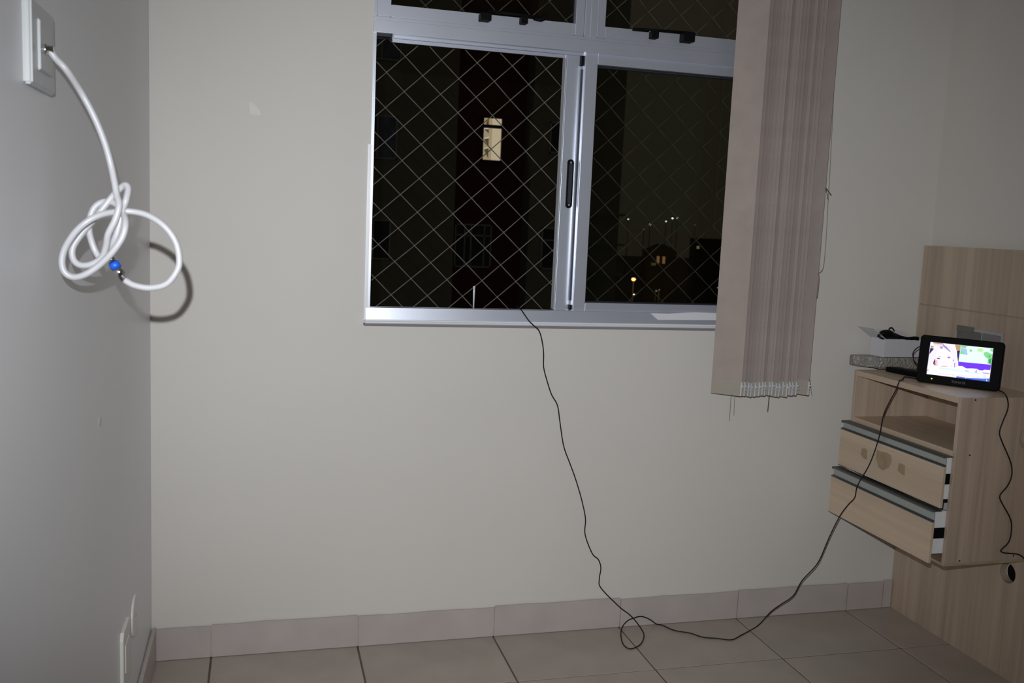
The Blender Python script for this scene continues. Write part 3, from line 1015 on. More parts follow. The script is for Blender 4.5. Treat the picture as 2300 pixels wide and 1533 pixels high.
PIC = [
    ('white', (0.95, 0.95, 1.0), 1.15, [[(405, 318), (1807, 490), (1689, 1218), (287, 1046)]]),
    ('beige', (0.62, 0.42, 0.36), 0.8, [[(470, 328), (700, 356), (690, 392), (560, 372), (470, 352)], [(410, 400), (470, 405), (470, 450), (400, 450)]]),
    ('pink', (1.0, 0.78, 0.76), 1.0, [[(470, 350), (690, 382), (660, 430), (470, 400)]]),
    ('navy', (0.04, 0.035, 0.14), 1.0, [[(395, 455), (480, 470), (400, 570), (352, 640)], [(1000, 530), (1078, 525), (1040, 690), (1024, 790), (1008, 770)]]),
    ('gold', (0.60, 0.40, 0.20), 0.9, [[(965, 390), (1092, 406), (1078, 528), (990, 528)]]),
    ('picture', (0.80, 1.0, 1.0), 1.1, [[(1095, 404), (1806, 490), (1750, 846), (1028, 775), (1062, 580)]]),
    ('skyblue', (0.48, 0.70, 1.0), 0.9, [[(1092, 465), (1225, 485), (1235, 625), (1068, 603)]]),
    ('leaf', (0.28, 0.86, 0.36), 0.9, [[(1098, 405), (1240, 423), (1200, 470), (1105, 462)], [(1078, 535), (1165, 548), (1150, 600), (1068, 592)],
                                      [(1590, 580), (1660, 560), (1795, 620), (1775, 700), (1742, 842), (1660, 815), (1690, 730), (1610, 660)],
                                      [(1740, 500), (1806, 500), (1790, 570), (1740, 540)], [(1290, 500), (1350, 510), (1330, 560), (1280, 545)]]),
    ('dark_leaf', (0.07, 0.42, 0.12), 0.9, [[(1690, 735), (1765, 700), (1745, 830), (1700, 815)], [(1690, 640), (1740, 660), (1720, 690)]]),
    ('lime', (0.60, 1.0, 0.40), 0.95, [[(1450, 490), (1560, 480), (1600, 520), (1540, 570), (1465, 545)]]),
    ('violet', (0.20, 0.055, 1.0), 1.0, [[(1024, 772), (1748, 846), (1722, 965), (1600, 955), (1520, 985), (1430, 935), (1330, 925), (1200, 925), (1110, 872), (1018, 868)]]),
    ('hair', (0.93, 0.88, 1.0), 1.05, [[(590, 420), (480, 475), (365, 600), (335, 760), (312, 880), (372, 880), (440, 765), (505, 715), (560, 570), (640, 490), (760, 480), (850, 560), (885, 700),
                                      (935, 790), (900, 935), (1012, 945), (1022, 800), (1000, 610), (950, 490), (850, 410), (720, 372)]]),
    ('streak', (0.46, 0.36, 0.72), 0.95, [[(690, 372), (770, 430), (862, 545), (835, 552), (745, 470), (680, 415)], [(610, 430), (670, 420), (690, 470), (640, 480)], [(930, 800), (955, 800), (945, 900), (925, 900)]]),
    ('face', (1.0, 0.90, 0.96), 1.12, [ell(705, 690, 190, 215, 24)]),
    ('cheek', (1.0, 0.62, 0.66), 1.0, [[(505, 720), (548, 730), (560, 860), (515, 862)]]),
    ('shadow', (0.10, 0.05, 0.14), 0.9, [[(500, 700), (505, 860), (450, 820), (455, 770)]]),
    ('earring', (0.75, 0.16, 0.08), 0.9, [ell(487, 805, 13, 28, 10)]),
    ('brow', (0.62, 0.46, 0.72), 0.95, [[(535, 672), (600, 648), (665, 662), (600, 662)], [(765, 655), (820, 640), (865, 672), (815, 655)]]),
    ('eye', (0.20, 0.10, 0.50), 0.95, [ell(577, 697, 42, 13, 12), ell(815, 683, 36, 14, 12), ell(912, 742, 10, 18, 8)]),
    ('lips', (0.90, 0.52, 0.66), 1.0, [ell(702, 874, 85, 11, 14, 0.0)]),
    ('nose', (1.0, 0.74, 0.82), 1.0, [ell(690, 790, 30, 7, 10)]),
    ('band', (0.93, 0.96, 1.0), 1.1, [[(300, 870), (640, 890), (1120, 905), (1200, 935), (1420, 960), (1722, 985), (1705, 1120), (290, 985)]]),
    ('crowd', (0.62, 0.52, 0.80), 0.95, [[(1180, 960), (1260, 985), (1230, 1010), (1175, 985)], [(1380, 1010), (1420, 960), (1440, 940), (1430, 1030)], [(1540, 1010), (1710, 1030), (1705, 1060), (1560, 1040)], [(310, 940), (345, 950), (325, 985), (300, 980)]]),
    ('cyan', (0.70, 0.96, 1.0), 1.05, [[(560, 895), (860, 930), (1500, 1040), (1500, 1065), (860, 960), (560, 920)]]),
    ('ticker', (1.0, 0.88, 0.93), 1.1, [[(560, 1010), (1490, 1095), (1480, 1140), (560, 1060)]]),
    ('letters', (0.80, 0.55, 0.62), 1.0, [[(x, 1012 + (x - 560) * 0.0935 + 14), (x + 9, 1012 + (x - 560) * 0.0935 + 14), (x + 6, 1012 + (x - 560) * 0.0935 + 38), (x - 3, 1012 + (x - 560) * 0.0935 + 38)] for x in (590, 640, 672, 735, 790, 822, 880, 925, 990, 1030, 1085, 1128, 1170, 1225, 1270, 1330, 1372, 1430, 1468)]
     + [[(x, 985 - (560 - x) * 0.05), (x + 40, 989 - (560 - x) * 0.05), (x + 40, 995 - (560 - x) * 0.05), (x, 991 - (560 - x) * 0.05)] for x in (360, 420, 470)]),
    ('blue', (0.10, 0.20, 0.88), 0.95, [[(975, 1098), (1180, 1128), (1560, 1152), (1700, 1150), (1689, 1218), (960, 1128)]]),
    ('dots', (0.75, 0.85, 1.0), 1.1, [ell(1600, 1105, 50, 40, 14, 0.0), [(1625, 1170), (1650, 1172), (1645, 1210), (1630, 1208)], [(1165, 1130), (1190, 1134), (1180, 1150)], ell(900, 1092, 38, 24, 10, 0)]),
]
bm = nbm()
mats = []
for li, (nm, c, st, polys) in enumerate(PIC):
    mats.append(emit('picture_' + nm, c, st))
    for p in polys:
        f = bm.faces.new([bm.verts.new(scr(x, y, 0.0013 + 0.00006 * li)) for x, y in p])
        f.material_index = li
bmesh.ops.triangulate(bm, faces=bm.faces[:])
for f in bm.faces:
    f.normal_update()
    if f.normal.dot(BK) > 0:
        f.normal_flip()
obj('news_picture', bm, mats, lcd, label='blown-out news picture of a fair-haired woman beside a garden scene')
# led and maker's name on the bezel
bm = nbm()
tube(bm, [tvp(TW * 0.196, THH * 0.098, 0.001), tvp(TW * 0.196, THH * 0.098, -0.0006)], 0.0023, 12)
obj('power_led', bm, M['led'], tv)
tcv = bpy.data.curves.new('maker_name', 'FONT')
tcv.body = 'TOMATE'
tcv.size = 0.0098
tcv.extrude = 0.00015
tcv.align_x = 'CENTER'
tmp = bpy.data.objects.new('tmp_text', tcv)
COL.objects.link(tmp)
bpy.context.view_layer.update()
me = bpy.data.meshes.new_from_object(tmp.evaluated_get(bpy.context.evaluated_depsgraph_get()))
bpy.data.objects.remove(tmp)
basis = Matrix((U, UP, -BK)).transposed().to_4x4()
basis.translation = tvp(TW * 0.52, THH * 0.062, -0.0003) - ORG[tv.name]
me.transform(basis)
me.materials.append(M['logo'])
lg = bpy.data.objects.new('maker_name', me)
link(lg, tv)
ORG[lg.name] = ORG[tv.name]
# fold-out stand behind
bm = nbm()
prism(bm, [tvp(TW * .35, 0.055, 0.021), tvp(TW * .65, 0.055, 0.021), tvp(TW * .62, 0.005, 0.060), tvp(TW * .38, 0.005, 0.060)], BK * 0.003)
obj('rear_stand', bm, M['black'], tv)
# antenna lead looping out of its left side
bm = nbm()
yy_ = tvp(0, 0.1, 0.012).y
tube(bm, [tvp(0.004, 0.108, 0.012), tvp(-0.006, 0.106, 0.012), tvp(-0.0175, 0.093, 0.012), tvp(-0.0195, 0.078, 0.012), tvp(-0.012, 0.060, 0.012), tvp(0.004, 0.045, 0.020)], 0.0017, 8, smooth=6)
obj('side_lead', bm, M['black_soft'], tv)

# ================================================================== things on the nightstand
# bubble-wrapped parcel
bm = nbm()
ol2 = [(2.238, -0.014), (2.236, -0.030), (2.250, -0.050), (2.292, -0.084), (2.304, -0.090), (2.465, -0.092), (2.470, -0.084), (2.470, -0.014)]
lay = [(0.8785, 0.80), (0.884, 0.965), (0.893, 1.0), (0.908, 1.0), (0.916, 0.985), (0.9195, 0.93)]
cx_, cy_ = 2.36, -0.052
vr = []
dens = []
for i in range(len(ol2)):
    a, b = Vector(ol2[i]), Vector(ol2[(i + 1) % len(ol2)])
    k = max(1, int((b - a).length / 0.012))
    for t in range(k):
        dens.append(a.lerp(b, t / k))
for li, (z, s) in enumerate(lay):
    ring = []
    for p in dens:
        jit = random.uniform(-0.0008, 0.0008) if 0 < li < 5 else 0
        zz = z
        if p.x < 2.30 and li == 0:
            zz += 0.006
        ring.append(bm.verts.new((cx_ + (p.x - cx_) * (1 - (1 - s) * 0.25) + jit, cy_ + (p.y - cy_) * s + jit, zz + jit * 0.5 * (li > 0))))
    vr.append(ring)
for A, B in zip(vr[:-1], vr[1:]):
    for k in range(len(A)):
        bm.faces.new((A[k], A[(k + 1) % len(A)], B[(k + 1) % len(A)], B[k]))
bm.faces.new(list(reversed(vr[0])))
bm.faces.new(vr[-1])
bmesh.ops.recalc_face_normals(bm, faces=bm.faces[:])
pk = obj('bubble_wrap_parcel', bm, M['bubble'], smooth=True)
tag(pk, 'flat parcel in grey bubble wrap under the white box', 'parcel')

# open white carton
wx0, wx1, wy0, wy1, wz0, wz1 = 2.318, 2.462, -0.086, -0.030, 0.9205, 0.9815
wbx = thing('white_carton', ((wx0 + wx1) / 2, (wy0 + wy1) / 2, wz0), 'open white cardboard box lying on the bubble-wrap parcel', 'box')
bm = nbm()
t_ = 0.0012
sk = -0.014   # left end runs slightly askew
for (pa, pb) in (((wx0, wy0), (wx1, wy0)), ((wx1, wy0), (wx1, wy1)), ((wx1, wy1), (wx0 + sk, wy1)), ((wx0 + sk, wy1), (wx0, wy0))):
    a, b = Vector((*pa, 0)), Vector((*pb, 0))
    nrm = Vector((-(b - a).y, (b - a).x, 0)).normalized() * t_
    prism(bm, [(a.x, a.y, wz0), (b.x, b.y, wz0), (b.x, b.y, wz1), (a.x, a.y, wz1)], nrm)
box(bm, wx0, wx1, wy0, wy1, wz0, wz0 + t_)
obj('carton_body', bm, M['cardboard_white'], wbx)
hA, hB = Vector((wx0, wy0, wz1)), Vector((wx0 + sk, wy1, wz1))
fv = Vector((-0.054, 0.004, 0.036))
bm = nbm()
prism(bm, [hA, hB, hB + fv, hA + fv * 0.96 + Vector((0.004, 0, 0))], (0.0006, 0, 0.0012))
obj('lid_flap', bm, M['cardboard_white'], wbx)
bm = nbm()
prism(bm, [(wx0 + sk, wy1, wz1), (wx1, wy1, wz1), (wx1 - 0.03, wy1 + 0.016, wz1 + 0.020), (wx0 + sk + 0.03, wy1 + 0.016, wz1 + 0.026)], (0, -0.001, 0.001))
obj('rear_flap', bm, M['cardboard_white'], wbx)

# black cable bundle lying in the carton
cb = thing('cable_bundle', (2.39, -0.055, wz1), 'black power lead coiled up on the open white box', 'cable')
bm = nbm()


def C2(px, py, y):
    return bp(px, py, 'y', y)


loops = []
for k in range(9):
    y = -0.080 + 0.0055 * k
    e = 1 - 0.16 * (k % 3)
    for (dx_, dy_) in ((-22, 3), (-13, -7), (2, -9), (14, -3), (24, 5), (10, 7), (-8, 6)):
        loops.append(C2(1995 + dx_ * e + random.uniform(-2, 2), 753 + dy_ * (1 - 0.22 * (k % 4)) + random.uniform(-1, 1), y))
tube(bm, loops, 0.0046, 8, smooth=4)
obj('lead_coil', bm, M['black_soft'], cb)
bm = nbm()
tube(bm, [C2(1996, 745, -0.06), C2(1998, 737, -0.06), C2(2004, 736, -0.06), C2(2009, 743, -0.06)], 0.0022, 8, smooth=6)
obj('loose_loop', bm, M['black_soft'], cb)
bm = nbm()
tube(bm, [C2(2010, 756, -0.075), C2(2028, 760, -0.078), C2(2040, 761, -0.08), C2(2052, 760, -0.08), C2(2061, 761, -0.08)], 0.008, 12, smooth=4, radii=[0.010, 0.0085, 0.0065, 0.0075, 0.008])
obj('plug', bm, M['black'], cb)

# remote control lying beside the television
rp = thing('remote_control', (2.338, -0.17, ZN1), 'flat black remote control lying between parcel and television', 'remote')
A = Vector((2.318, -0.112, ZN1 + 0.0005))
B = Vector((2.345, -0.262, ZN1 + 0.0005))
ax_ = (B - A).normalized()
sd = Vector((ax_.y, -ax_.x, 0))
bm = nbm()
secs = [(0.0, 0.010, 0.010), (0.006, 0.017, 0.015), (0.04, 0.021, 0.017), (0.11, 0.021, 0.017), (0.148, 0.018, 0.015), (0.152, 0.013, 0.010)]
rings = []
for s, hw, ht in secs:
    c = A + ax_ * s
    rings.append([bm.verts.new(c + sd * a + Vector((0, 0, b))) for a, b in ((-hw * .8, 0), (hw * .8, 0), (hw, ht * .4), (hw * .85, ht), (-hw * .85, ht), (-hw, ht * .4))])
for R0, R1 in zip(rings[:-1], rings[1:]):
    for k in range(6):
        bm.faces.new((R0[k], R0[(k + 1) % 6], R1[(k + 1) % 6], R1[k]))
bm.faces.new(rings[0])
bm.faces.new(list(reversed(rings[-1])))
bmesh.ops.recalc_face_normals(bm, faces=bm.faces[:])
obj('shell', bm, M['black'], rp)
for r_ in range(5):
    for c_ in range(3):
        c = A + ax_ * (0.03 + r_ * 0.016) + sd * ((c_ - 1) * 0.010)
        bm = nbm()
        tube(bm, [c + Vector((0, 0, 0.0165)), c + Vector((0, 0, 0.0182))], 0.003, 8)
        obj('button', bm, M['seal'], rp)

# ================================================================== loose cables
# antenna lead: over the sill, down the wall, a loop on the floor, up to the television
P = []
for (px, py, y) in ((1160, 686, 0.030), (1167, 691, 0.000), (1176, 703, -0.014), (1188, 720, -0.0255), (1199, 731, -0.027), (1211, 743, -0.024), (1218, 768, -0.020), (1221, 795, -0.016), (1221, 824, -0.015), (1229, 856, -0.013),
                    (1239, 886, -0.012), (1252, 910, -0.012), (1258, 950, -0.012), (1266, 1001, -0.012), (1280, 1040, -0.013), (1292, 1073, -0.014), (1306, 1120, -0.015), (1315, 1164, -0.016),
                    (1314, 1199, -0.017), (1330, 1242, -0.018), (1344, 1256, -0.018), (1349.5, 1275, -0.018), (1346, 1300, -0.018), (1350, 1320, -0.018), (1391, 1362, -0.017), (1412, 1378, -0.018)):
    P.append(bp(px, py, 'y', y))
P.append(bp(1426, 1392, 'y', -0.022))
for (px, py) in ((1440, 1411), (1446.5, 1426), (1441, 1443), (1428, 1453), (1413, 1456), (1400, 1446), (1394.5, 1426)):
    q_ = bp(px, py, 'z', 0.0028)
    if q_.y > -0.018:
        q_ = bp(px, py, 'y', -0.020)
    P.append(q_)
for (px, py, y) in ((1398, 1407, -0.024), (1410, 1393, -0.026), (1424, 1387, -0.028), (1438, 1383.5, -0.026), (1450, 1386, -0.022), (1462, 1392, -0.018), (1474, 1400.5, -0.016)):
    P.append(bp(px, py, 'y', y))
for (px, py) in ((1488, 1403.5), (1515, 1415), (1550, 1421), (1578, 1430), (1612, 1433), (1643, 1436), (1664, 1426), (1683, 1416)):
    q_ = bp(px, py, 'z', 0.0028)
    if q_.y > -0.018:
        q_ = bp(px, py, 'y', -0.018)
    P.append(q_)
ysr = P[-1].y
ye = bp(2018, 865, 'x', NX - 0.004).y
up_ = [(1705, 1402), (1731, 1373.5), (1755, 1356), (1782, 1337), (1801, 1304), (1829, 1274), (1843, 1252), (1863, 1205), (1886, 1159), (1905, 1133), (1920, 1116.5), (1926.5, 1089), (1954, 1040), (1974, 983), (1984, 934), (1997, 904), (2012, 876)]
for (px, py) in up_:
    t = (px - 1683) / (2018 - 1683)
    P.append(bp(px, py, 'y', ysr + (ye - ysr) * (t ** 1.0)))
P.append(Vector((NX - 0.0045, P[-1].y - 0.004, ZN1 - 0.004)))
P.append(Vector((NX - 0.0005, P[-1].y, ZN1 + 0.0040)))
P.append(bp(2027, 852, 'z', ZN1 + 0.003))
P.append(bp(2033, 846, 'z', ZN1 + 0.0025))
P.append(Vector((2.300, -0.285, ZN1 + 0.0025)))
bm = nbm()
tube(bm, P, 0.0019, 8, smooth=5)
ac = obj('antenna_cable', bm, M['black_soft'])
tag(ac, 'thin black cable from the window sill looping on the floor up to the nightstand', 'cable')

# power lead of the television hanging down the side panel
P = [tvp(TW * 0.95, 0.012, 0.022), bp(2244, 876.5, 'z', ZN1 + 0.004), bp(2251, 879.5, 'z', ZN1 + 0.004), bp(2259, 887, 'y', YN - 0.003)]
for (px, py) in ((2264, 902), (2263, 920), (2253, 945), (2245, 970), (2250, 990), (2261, 1015), (2270, 1038), (2273, 1056), (2271, 1073), (2262, 1092), (2249, 1107), (2245.5, 1117), (2252, 1132), (2264, 1153), (2271, 1170), (2272, 1187), (2270, 1204), (2264, 1219), (2251, 1232), (2248, 1237), (2256, 1241), (2279, 1243), (2291, 1246), (2302, 1255), (2312, 1270)):
    P.append(bp(px, py, 'y', YN - 0.005))
P.append(Vector((2.494, -0.63, 0.33)))
P.append(Vector((2.492, -0.72, 0.20)))
P.append(Vector((2.480, -0.86, 0.004)))
P.append(Vector((2.40, -1.10, 0.003)))
bm = nbm()
tube(bm, P, 0.0020, 8, smooth=5)
pc = obj('power_cable', bm, M['black_soft'])
tag(pc, 'thin black power cable hanging in waves down the nightstand side', 'cable')

# ================================================================== left wall: cable plate and coiled white coaxial cable
PY0, PY1, PZ0, PZ1, PT = -1.427, -1.288, 1.4625, 1.5715, 0.0115
pl = thing('cable_outlet_plate', (0.006, (PY0 + PY1) / 2, PZ0), 'white cable outlet plate high on the left wall', 'outlet')
bm = bx(0.0003, PT, PY0, PY1, PZ0, PZ1, bev=0.0028, seg=3)
obj('cover_plate', bm, M['plate'], pl)
obj('centre_module', bx(PT - 0.001, PT + 0.0035, -1.395, -1.318, PZ0 + 0.022, PZ1 - 0.022, bev=0.0015), M['plate'], pl)
cc = bp(99, 111, 'x', PT + 0.003)
bm = nbm()
tube(bm, [cc, cc + Vector((0.004, 0, 0)), cc + Vector((0.004, 0, 0)), cc + Vector((0.012, 0, 0))], 0.006, 6, radii=[0.0075, 0.0075, 0.0055, 0.0055])
obj('cable_socket', bm, M['chrome'], pl)

CY = -1.335


def zc(zx, zy, dy=0.0):
    """point of the coil, traced in an enlarged crop of the photograph, at depth CY+dy"""
    return bp(120 + zx / 4.647, 390 + zy / 4.647, 'y', CY + dy)


start = cc + Vector((0.007, 0, 0))
P = [start, bp(124, 130, 'y', cc.y + 0.002), bp(150, 158, 'y', cc.y + 0.004), bp(182, 207, 'y', -1.343), bp(212, 263, 'y', -1.338), bp(235, 320, 'y', -1.333), bp(249, 370, 'y', -1.33)]
trace = [(640, 100, 0), (660, 220, -.004), (685, 330, -.012), (645, 480, -.014), (572, 630, -.012), (548, 765, -.004), (500, 880, .002), (385, 948, .004), (272, 950, .006), (205, 885, .008), (202, 770, .010), (290, 630, .012), (400, 500, .014),
         (505, 375, .018), (600, 255, .020), (690, 160, .018), (750, 117, .014), (780, 160, .010), (755, 280, .002), (715, 390, .004), (690, 520, .004), (640, 680, .004), (570, 800, .012), (500, 880, .020), (445, 820, .024), (400, 710, .024), (372, 590, .022),
         (380, 470, .022), (430, 350, .024), (530, 290, .024), (640, 310, .018), (720, 400, .006), (752, 520, -.010), (715, 670, -.014), (605, 830, -.014), (470, 960, -.012), (330, 1052, -.012), (210, 1078, -.010), (120, 1030, -.010),
         (88, 920, -.010), (120, 780, -.010), (220, 620, -.012), (350, 500, -.012), (500, 425, -.006), (650, 398, .003), (800, 392, .008), (980, 432, .006), (1150, 540, .002), (1270, 700, .0), (1313, 880, -.002), (1290, 1010, -.004), (1180, 1148, -.004), (1010, 1190, -.002), (850, 1165, .0), (745, 1112, .003)]
P += [zc(*t) for t in trace]
cx = thing('coaxial_cable', start, 'white coaxial cable hanging from the wall plate in a knotted coil', 'cable')
bm = nbm()
tube(bm, P, 0.0047, 12, smooth=7)
obj('sheath', bm, M['white_cable'], cx)
e0, e1 = zc(735, 1108, .004), zc(585, 860, .004)
cn = (e1 - e0)
bm = nbm()
tube(bm, [e0, e0 + cn * .18, e0 + cn * .19, e0 + cn * .5], 0.006, 12, radii=[0.0052, 0.0056, 0.0070, 0.0070])
con = obj('connector', bm, M['chrome'], cx)
bm = nbm()
tube(bm, [e0 + cn * .5, e0 + cn * .74], 0.0074, 12)
obj('colour_band', bm, M['blue'], con, label='blue plastic ring on the connector')
bm = nbm()
tube(bm, [e0 + cn * .74, e0 + cn * 1.0], 0.0064, 6)
obj('hex_nut', bm, M['chrome'], con)

# low fittings near the skirting
lp = thing('wall_outlet', (0.005, -0.60, 0.255), 'low white outlet plate near the floor on the left wall', 'outlet')
bm = nbm()
prism(bm, [(0.0003, y, z) for y, z in ((-0.640, 0.230), (-0.640, 0.352), (-0.628, 0.366), (-0.540, 0.366), (-0.530, 0.356), (-0.530, 0.235), (-0.54, 0.226), (-0.63, 0.226))], (0.0085, 0, 0))
bmesh.ops.bevel(bm, geom=bm.edges[:], offset=0.0012, segments=1, affect='EDGES')
obj('cover_plate', bm, M['ivory'], lp)
obj('socket_face', bx(0.0085, 0.0105, -0.615, -0.555, 0.262, 0.330, bev=0.001), M['ivory'], lp)
dp = thing('round_cover', (0.004, -0.405, 0.27), 'round white blanking cover low on the left wall by the corner', 'cover')
bm = nbm()
tube(bm, [(0.0004, -0.405, 0.3115), (0.004, -0.405, 0.3115), (0.0062, -0.405, 0.3115)], 0.05, 36, radii=[0.0520, 0.0520, 0.0490])
obj('disc', bm, M['ivory'], dp)
bm = nbm()
tube(bm, [(0.006, -0.405, 0.3115), (0.0072, -0.405, 0.3115)], 0.004, 12)
obj('screw', bm, M['handle_grey'], dp)

# ================================================================== night outside
GZ = -12.0
g = obj('ground', bx(-150, 250, 0.4, 420, GZ - 1, GZ), M['ground'], org=(0, 0, GZ))
tag(g, 'dark ground far below the window', kind='structure')

FY = 28.0


def fx(px, y=FY):
    return bp(px, 440, 'y', y).x


def fz(py, px=1050, y=FY):
    return bp(px, py, 'y', y).z


ab = thing('apartment_building', (fx(1050), FY, GZ), 'dark apartment block across the street with one lit stairwell window', 'building')
obj('wall', bx(-26.0, fx(1022), FY, FY + 6, GZ, 16), M['facade'], ab)
obj('wall', bx(fx(1190), fx(1393), FY, FY + 6, GZ, 16), M['facade'], ab)
obj('stair_tower', bx(fx(1022), fx(1190), FY + 0.9, FY + 6, GZ, 16), M['tower'], ab)
for py in (478, 545, 612):
    obj('balcony_slab', bx(fx(1330), fx(1398), FY - 0.5, FY, fz(py + 5, 1350), fz(py, 1350)), M['facade'], ab)


def far_window(px0, px1, py0, py1, y, pane, bars=(), cross=()):
    x0, x1 = fx(px0, y), fx(px1, y)
    pm = (px0 + px1) / 2
    z1, z0 = fz(py0, pm, y), fz(py1, pm, y)
    t = 0.045
    bm = nbm()
    box(bm, x0, x1, y - 0.06, y - 0.01, z0, z0 + t)
    box(bm, x0, x1, y - 0.06, y - 0.01, z1 - t, z1)
    box(bm, x0, x0 + t, y - 0.06, y - 0.01, z0, z1)
    box(bm, x1 - t, x1, y - 0.06, y - 0.01, z0, z1)
    for u in bars:
        xx = x0 + (x1 - x0) * u
        box(bm, xx - t / 2, xx + t / 2, y - 0.055, y - 0.01, z0, z1)
    for u in cross:
        zz = z0 + (z1 - z0) * u
        box(bm, x0, x1, y - 0.055, y - 0.01, zz - t / 2, zz + t / 2)
    f = obj('window', bm, M['far_frame'], ab)
    obj('pane', bx(x0 + t, x1 - t, y - 0.03, y - 0.012, z0 + t, z1 - t), pane, f)
    return f


far_window(800, 888, 258, 356, FY, M['far_curtain'], bars=(0.5,))
far_window(800, 879, 492, 582, FY, M['far_pane'], bars=(0.5,))
far_window(805, 893, 72, 134, FY, M['far_curtain'], bars=(0.5,))
far_window(1024, 1107, 503, 600, FY + 0.9, M['far_pane'], bars=(0.27, 0.44, 0.80), cross=(0.74,))
far_window(1228, 1290, 275, 345, FY, M['far_pane'], bars=(0.5,))
far_window(1220, 1285, 512, 605, FY, M['far_pane'], bars=(0.55,), cross=(0.7,))

# lit stairwell window
Y = FY + 0.9


def Z2(x, y, d=0.0):
    return bp(1060 + x / 10.95, 240 + y / 10.95, 'y', Y - 0.02 - d)


bm = nbm()
x0, x1 = fx(1079, Y), fx(1119.5, Y)
z1, z0 = fz(265.5, 1099, Y), fz(359.5, 1099, Y)
t = 0.05
for a in ((x0 - t, x0, z0 - t, z1 + t), (x1, x1 + t, z0 - t, z1 + t), (x0, x1, z0 - t, z0), (x0, x1, z1, z1 + t)):
    box(bm, a[0], a[1], Y - 0.14, Y - 0.005, a[2], a[3])
za, zb = fz(280.5, 1099, Y), fz(288, 1099, Y)
box(bm, x0, x1, Y - 0.13, Y - 0.06, zb, za)
lw = obj('lit_window', bm, M['far_dark'], ab)
xm = fx(1099.5, Y)
obj('stairwell_wall', bx(x0, xm, Y - 0.012, Y - 0.004, z0, z1), M['lit_a'], lw)
obj('stairwell_wall', bx(xm, x1, Y - 0.016, Y - 0.004, z0, z1), M['lit_b'], lw)
for pts in (((300, 545), (415, 545), (415, 650)), ((292, 795), (415, 765), (408, 965), (350, 880)), ((290, 1045), (405, 1010), (400, 1268), (345, 1150)), ((345, 420), (372, 345), (418, 300), (418, 440))):
    bm = nbm()
    prism(bm, [Z2(*p) for p in pts], (0, 0.008, 0))
    obj('stair_flight', bm, M['stair'], lw)
for pts in (((290, 795), (300, 770), (425, 728), (420, 760)), ((280, 1040), (290, 1020), (410, 985), (405, 1012)), ((300, 548), (310, 525), (410, 520), (415, 545))):
    bm = nbm()
    prism(bm, [Z2(*p, 0.004) for p in pts], (0, 0.008, 0))
    obj('stair_tread', bm, M['tread'], lw)
bm = nbm()
prism(bm, [Z2(*p) for p in ((300, 300), (415, 300), (330, 345))], (0, 0.008, 0))
obj('ceiling_corner', bm, M['lit_orange'], lw)


def lamp(px, py, y, rpx, mat, label, name='street_lamp', group=None):
    c = bp(px, py, 'y', y)
    r = rpx * (y + 2.78) / FPX
    L = thing(name, (c.x, c.y, GZ), label, 'lamp', group)
    bm = nbm()
    tube(bm, [(c.x, c.y, GZ), (c.x, c.y, c.z - r * 0.6)], 0.10, 6, radii=[0.13, 0.07])
    obj('pole', bm, M['far_dark'], L)
    bm = nbm()
    bmesh.ops.create_icosphere(bm, subdivisions=2, radius=r, matrix=Matrix.Translation(c) @ Matrix.Diagonal((1.15, 1, 0.9, 1)))
    obj('lamp_head', bm, mat, L, smooth=True)
    bm = nbm()
    tube(bm, [(c.x, c.y + 0.02, c.z + r * 0.80), (c.x, c.y + 0.02, c.z + r * 1.1)], r, 10, radii=[r * 1.2, r * 0.3])
    obj('shade', bm, M['far_dark'], L)
    return L


L = lamp(1423, 627, 110, 4.6, M['lamp_orange'], 'bright orange street lamp low behind the closed glass')
pd = bpy.data.lights.new('sodium_glow', 'POINT')
pd.energy = 260
pd.color = (1.0, 0.55, 0.2)
pd.shadow_soft_size = 0.3
po = bpy.data.objects.new('sodium_glow', pd)
COL.objects.link(po)
c = bp(1423, 627, 'y', 110)
po.location = (c.x, c.y - 3.0, c.z)
lamp(1424, 661, 96, 2.0, M['lamp_white'], 'small white lamp directly below the orange street lamp')
lamp(1411, 492, 210, 1.5, M['lamp_white'], 'leftmost white point of light on the horizon')
lamp(1460, 504, 212, 1.8, M['lamp_white'], 'white light on the horizon below the net crossing, second from left')
lamp(1496, 497, 214, 1.6, M['lamp_white'], 'white light just left of the bright pair on the horizon')
lamp(1510.5, 490, 216, 2.1, M['lamp_white'], 'left and larger light of the bright pair on the horizon')
lamp(1521.5, 489.5, 216, 1.7, M['lamp_white'], 'right light of the bright pair on the horizon')
lamp(1446, 515, 205, 1.2, M['lamp_dim'], 'dim light just below the horizon lights')
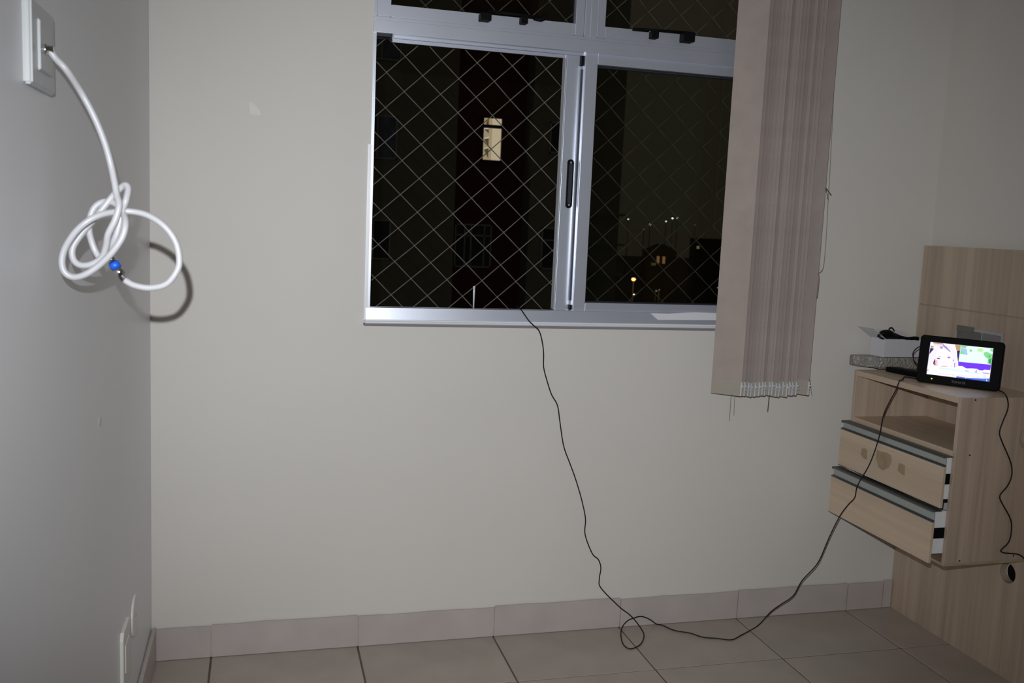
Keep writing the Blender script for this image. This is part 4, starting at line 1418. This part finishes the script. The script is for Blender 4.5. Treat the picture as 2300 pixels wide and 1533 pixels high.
lamp(1474, 653, 105, 2.0, M['lamp_dim'], 'dim greenish lamp to the right of the street lamps')
lamp(1481, 650.5, 106, 1.4, M['lamp_dim'], 'faintest small lamp beside the dim greenish one')
lamp(1612, 646, 80, 1.8, M['lamp_dim'], 'dim lamp close to the hanging blind')
lamp(1561, 505, 220, 0.9, M['lamp_dim'], 'faint far light to the right of the bright pair')

# far house with two amber windows
hy = 120.0
hs = thing('far_house', (fx(1490, hy), hy, GZ), 'dark far house with two narrow amber windows', 'house')
obj('wall', bx(fx(1462, hy), fx(1528, hy), hy, hy + 1.5, GZ, fz(566, 1490, hy)), M['far_dark'], hs)
bm = nbm()
zr, zr2 = fz(566, 1490, hy), fz(548, 1490, hy)
prism(bm, [(fx(1457, hy), hy - .5, zr), (fx(1533, hy), hy - .5, zr), (fx(1495, hy), hy - .5, zr2)], (0, 2.5, 0))
obj('roof', bm, M['far_dark'], hs)
for (p0, p1, q0, q1, m_) in ((1483.5, 1489.5, 575, 591, 'win_amber'), (1496.5, 1502.5, 576, 592, 'win_amber'), (1472, 1482, 590, 596, 'win_olive')):
    xa, xb = fx(p0, hy), fx(p1, hy)
    z1, z0 = fz(q0, p0, hy), fz(q1, p0, hy)
    f = obj('window', bx(xa - .05, xb + .05, hy - 0.06, hy - 0.001, z0 - .05, z1 + .05), M['far_dark'], hs)
    obj('pane', bx(xa, xb, hy - 0.10, hy - 0.06, z0, z1), M[m_], f)

# dark tower block at the right of the view
ty = 90.0
tb = thing('tower_block', (fx(1620, ty), ty, GZ), 'dark block behind the closed pane with one small lit window', 'building')
obj('wall', bx(fx(1566, ty), fx(1800, ty), ty, ty + 1.0, GZ, fz(536, 1600, ty)), M['far_dark'], tb)
xa, xb = fx(1572, ty), fx(1578, ty)
f = obj('window', bx(xa - .05, xb + .05, ty - 0.06, ty - 0.001, fz(559, 1575, ty) - .05, fz(552, 1575, ty) + .05), M['far_dark'], tb)
obj('pane', bx(xa, xb, ty - 0.10, ty - 0.06, fz(558.5, 1575, ty), fz(552.5, 1575, ty)), M['win_green'], f)
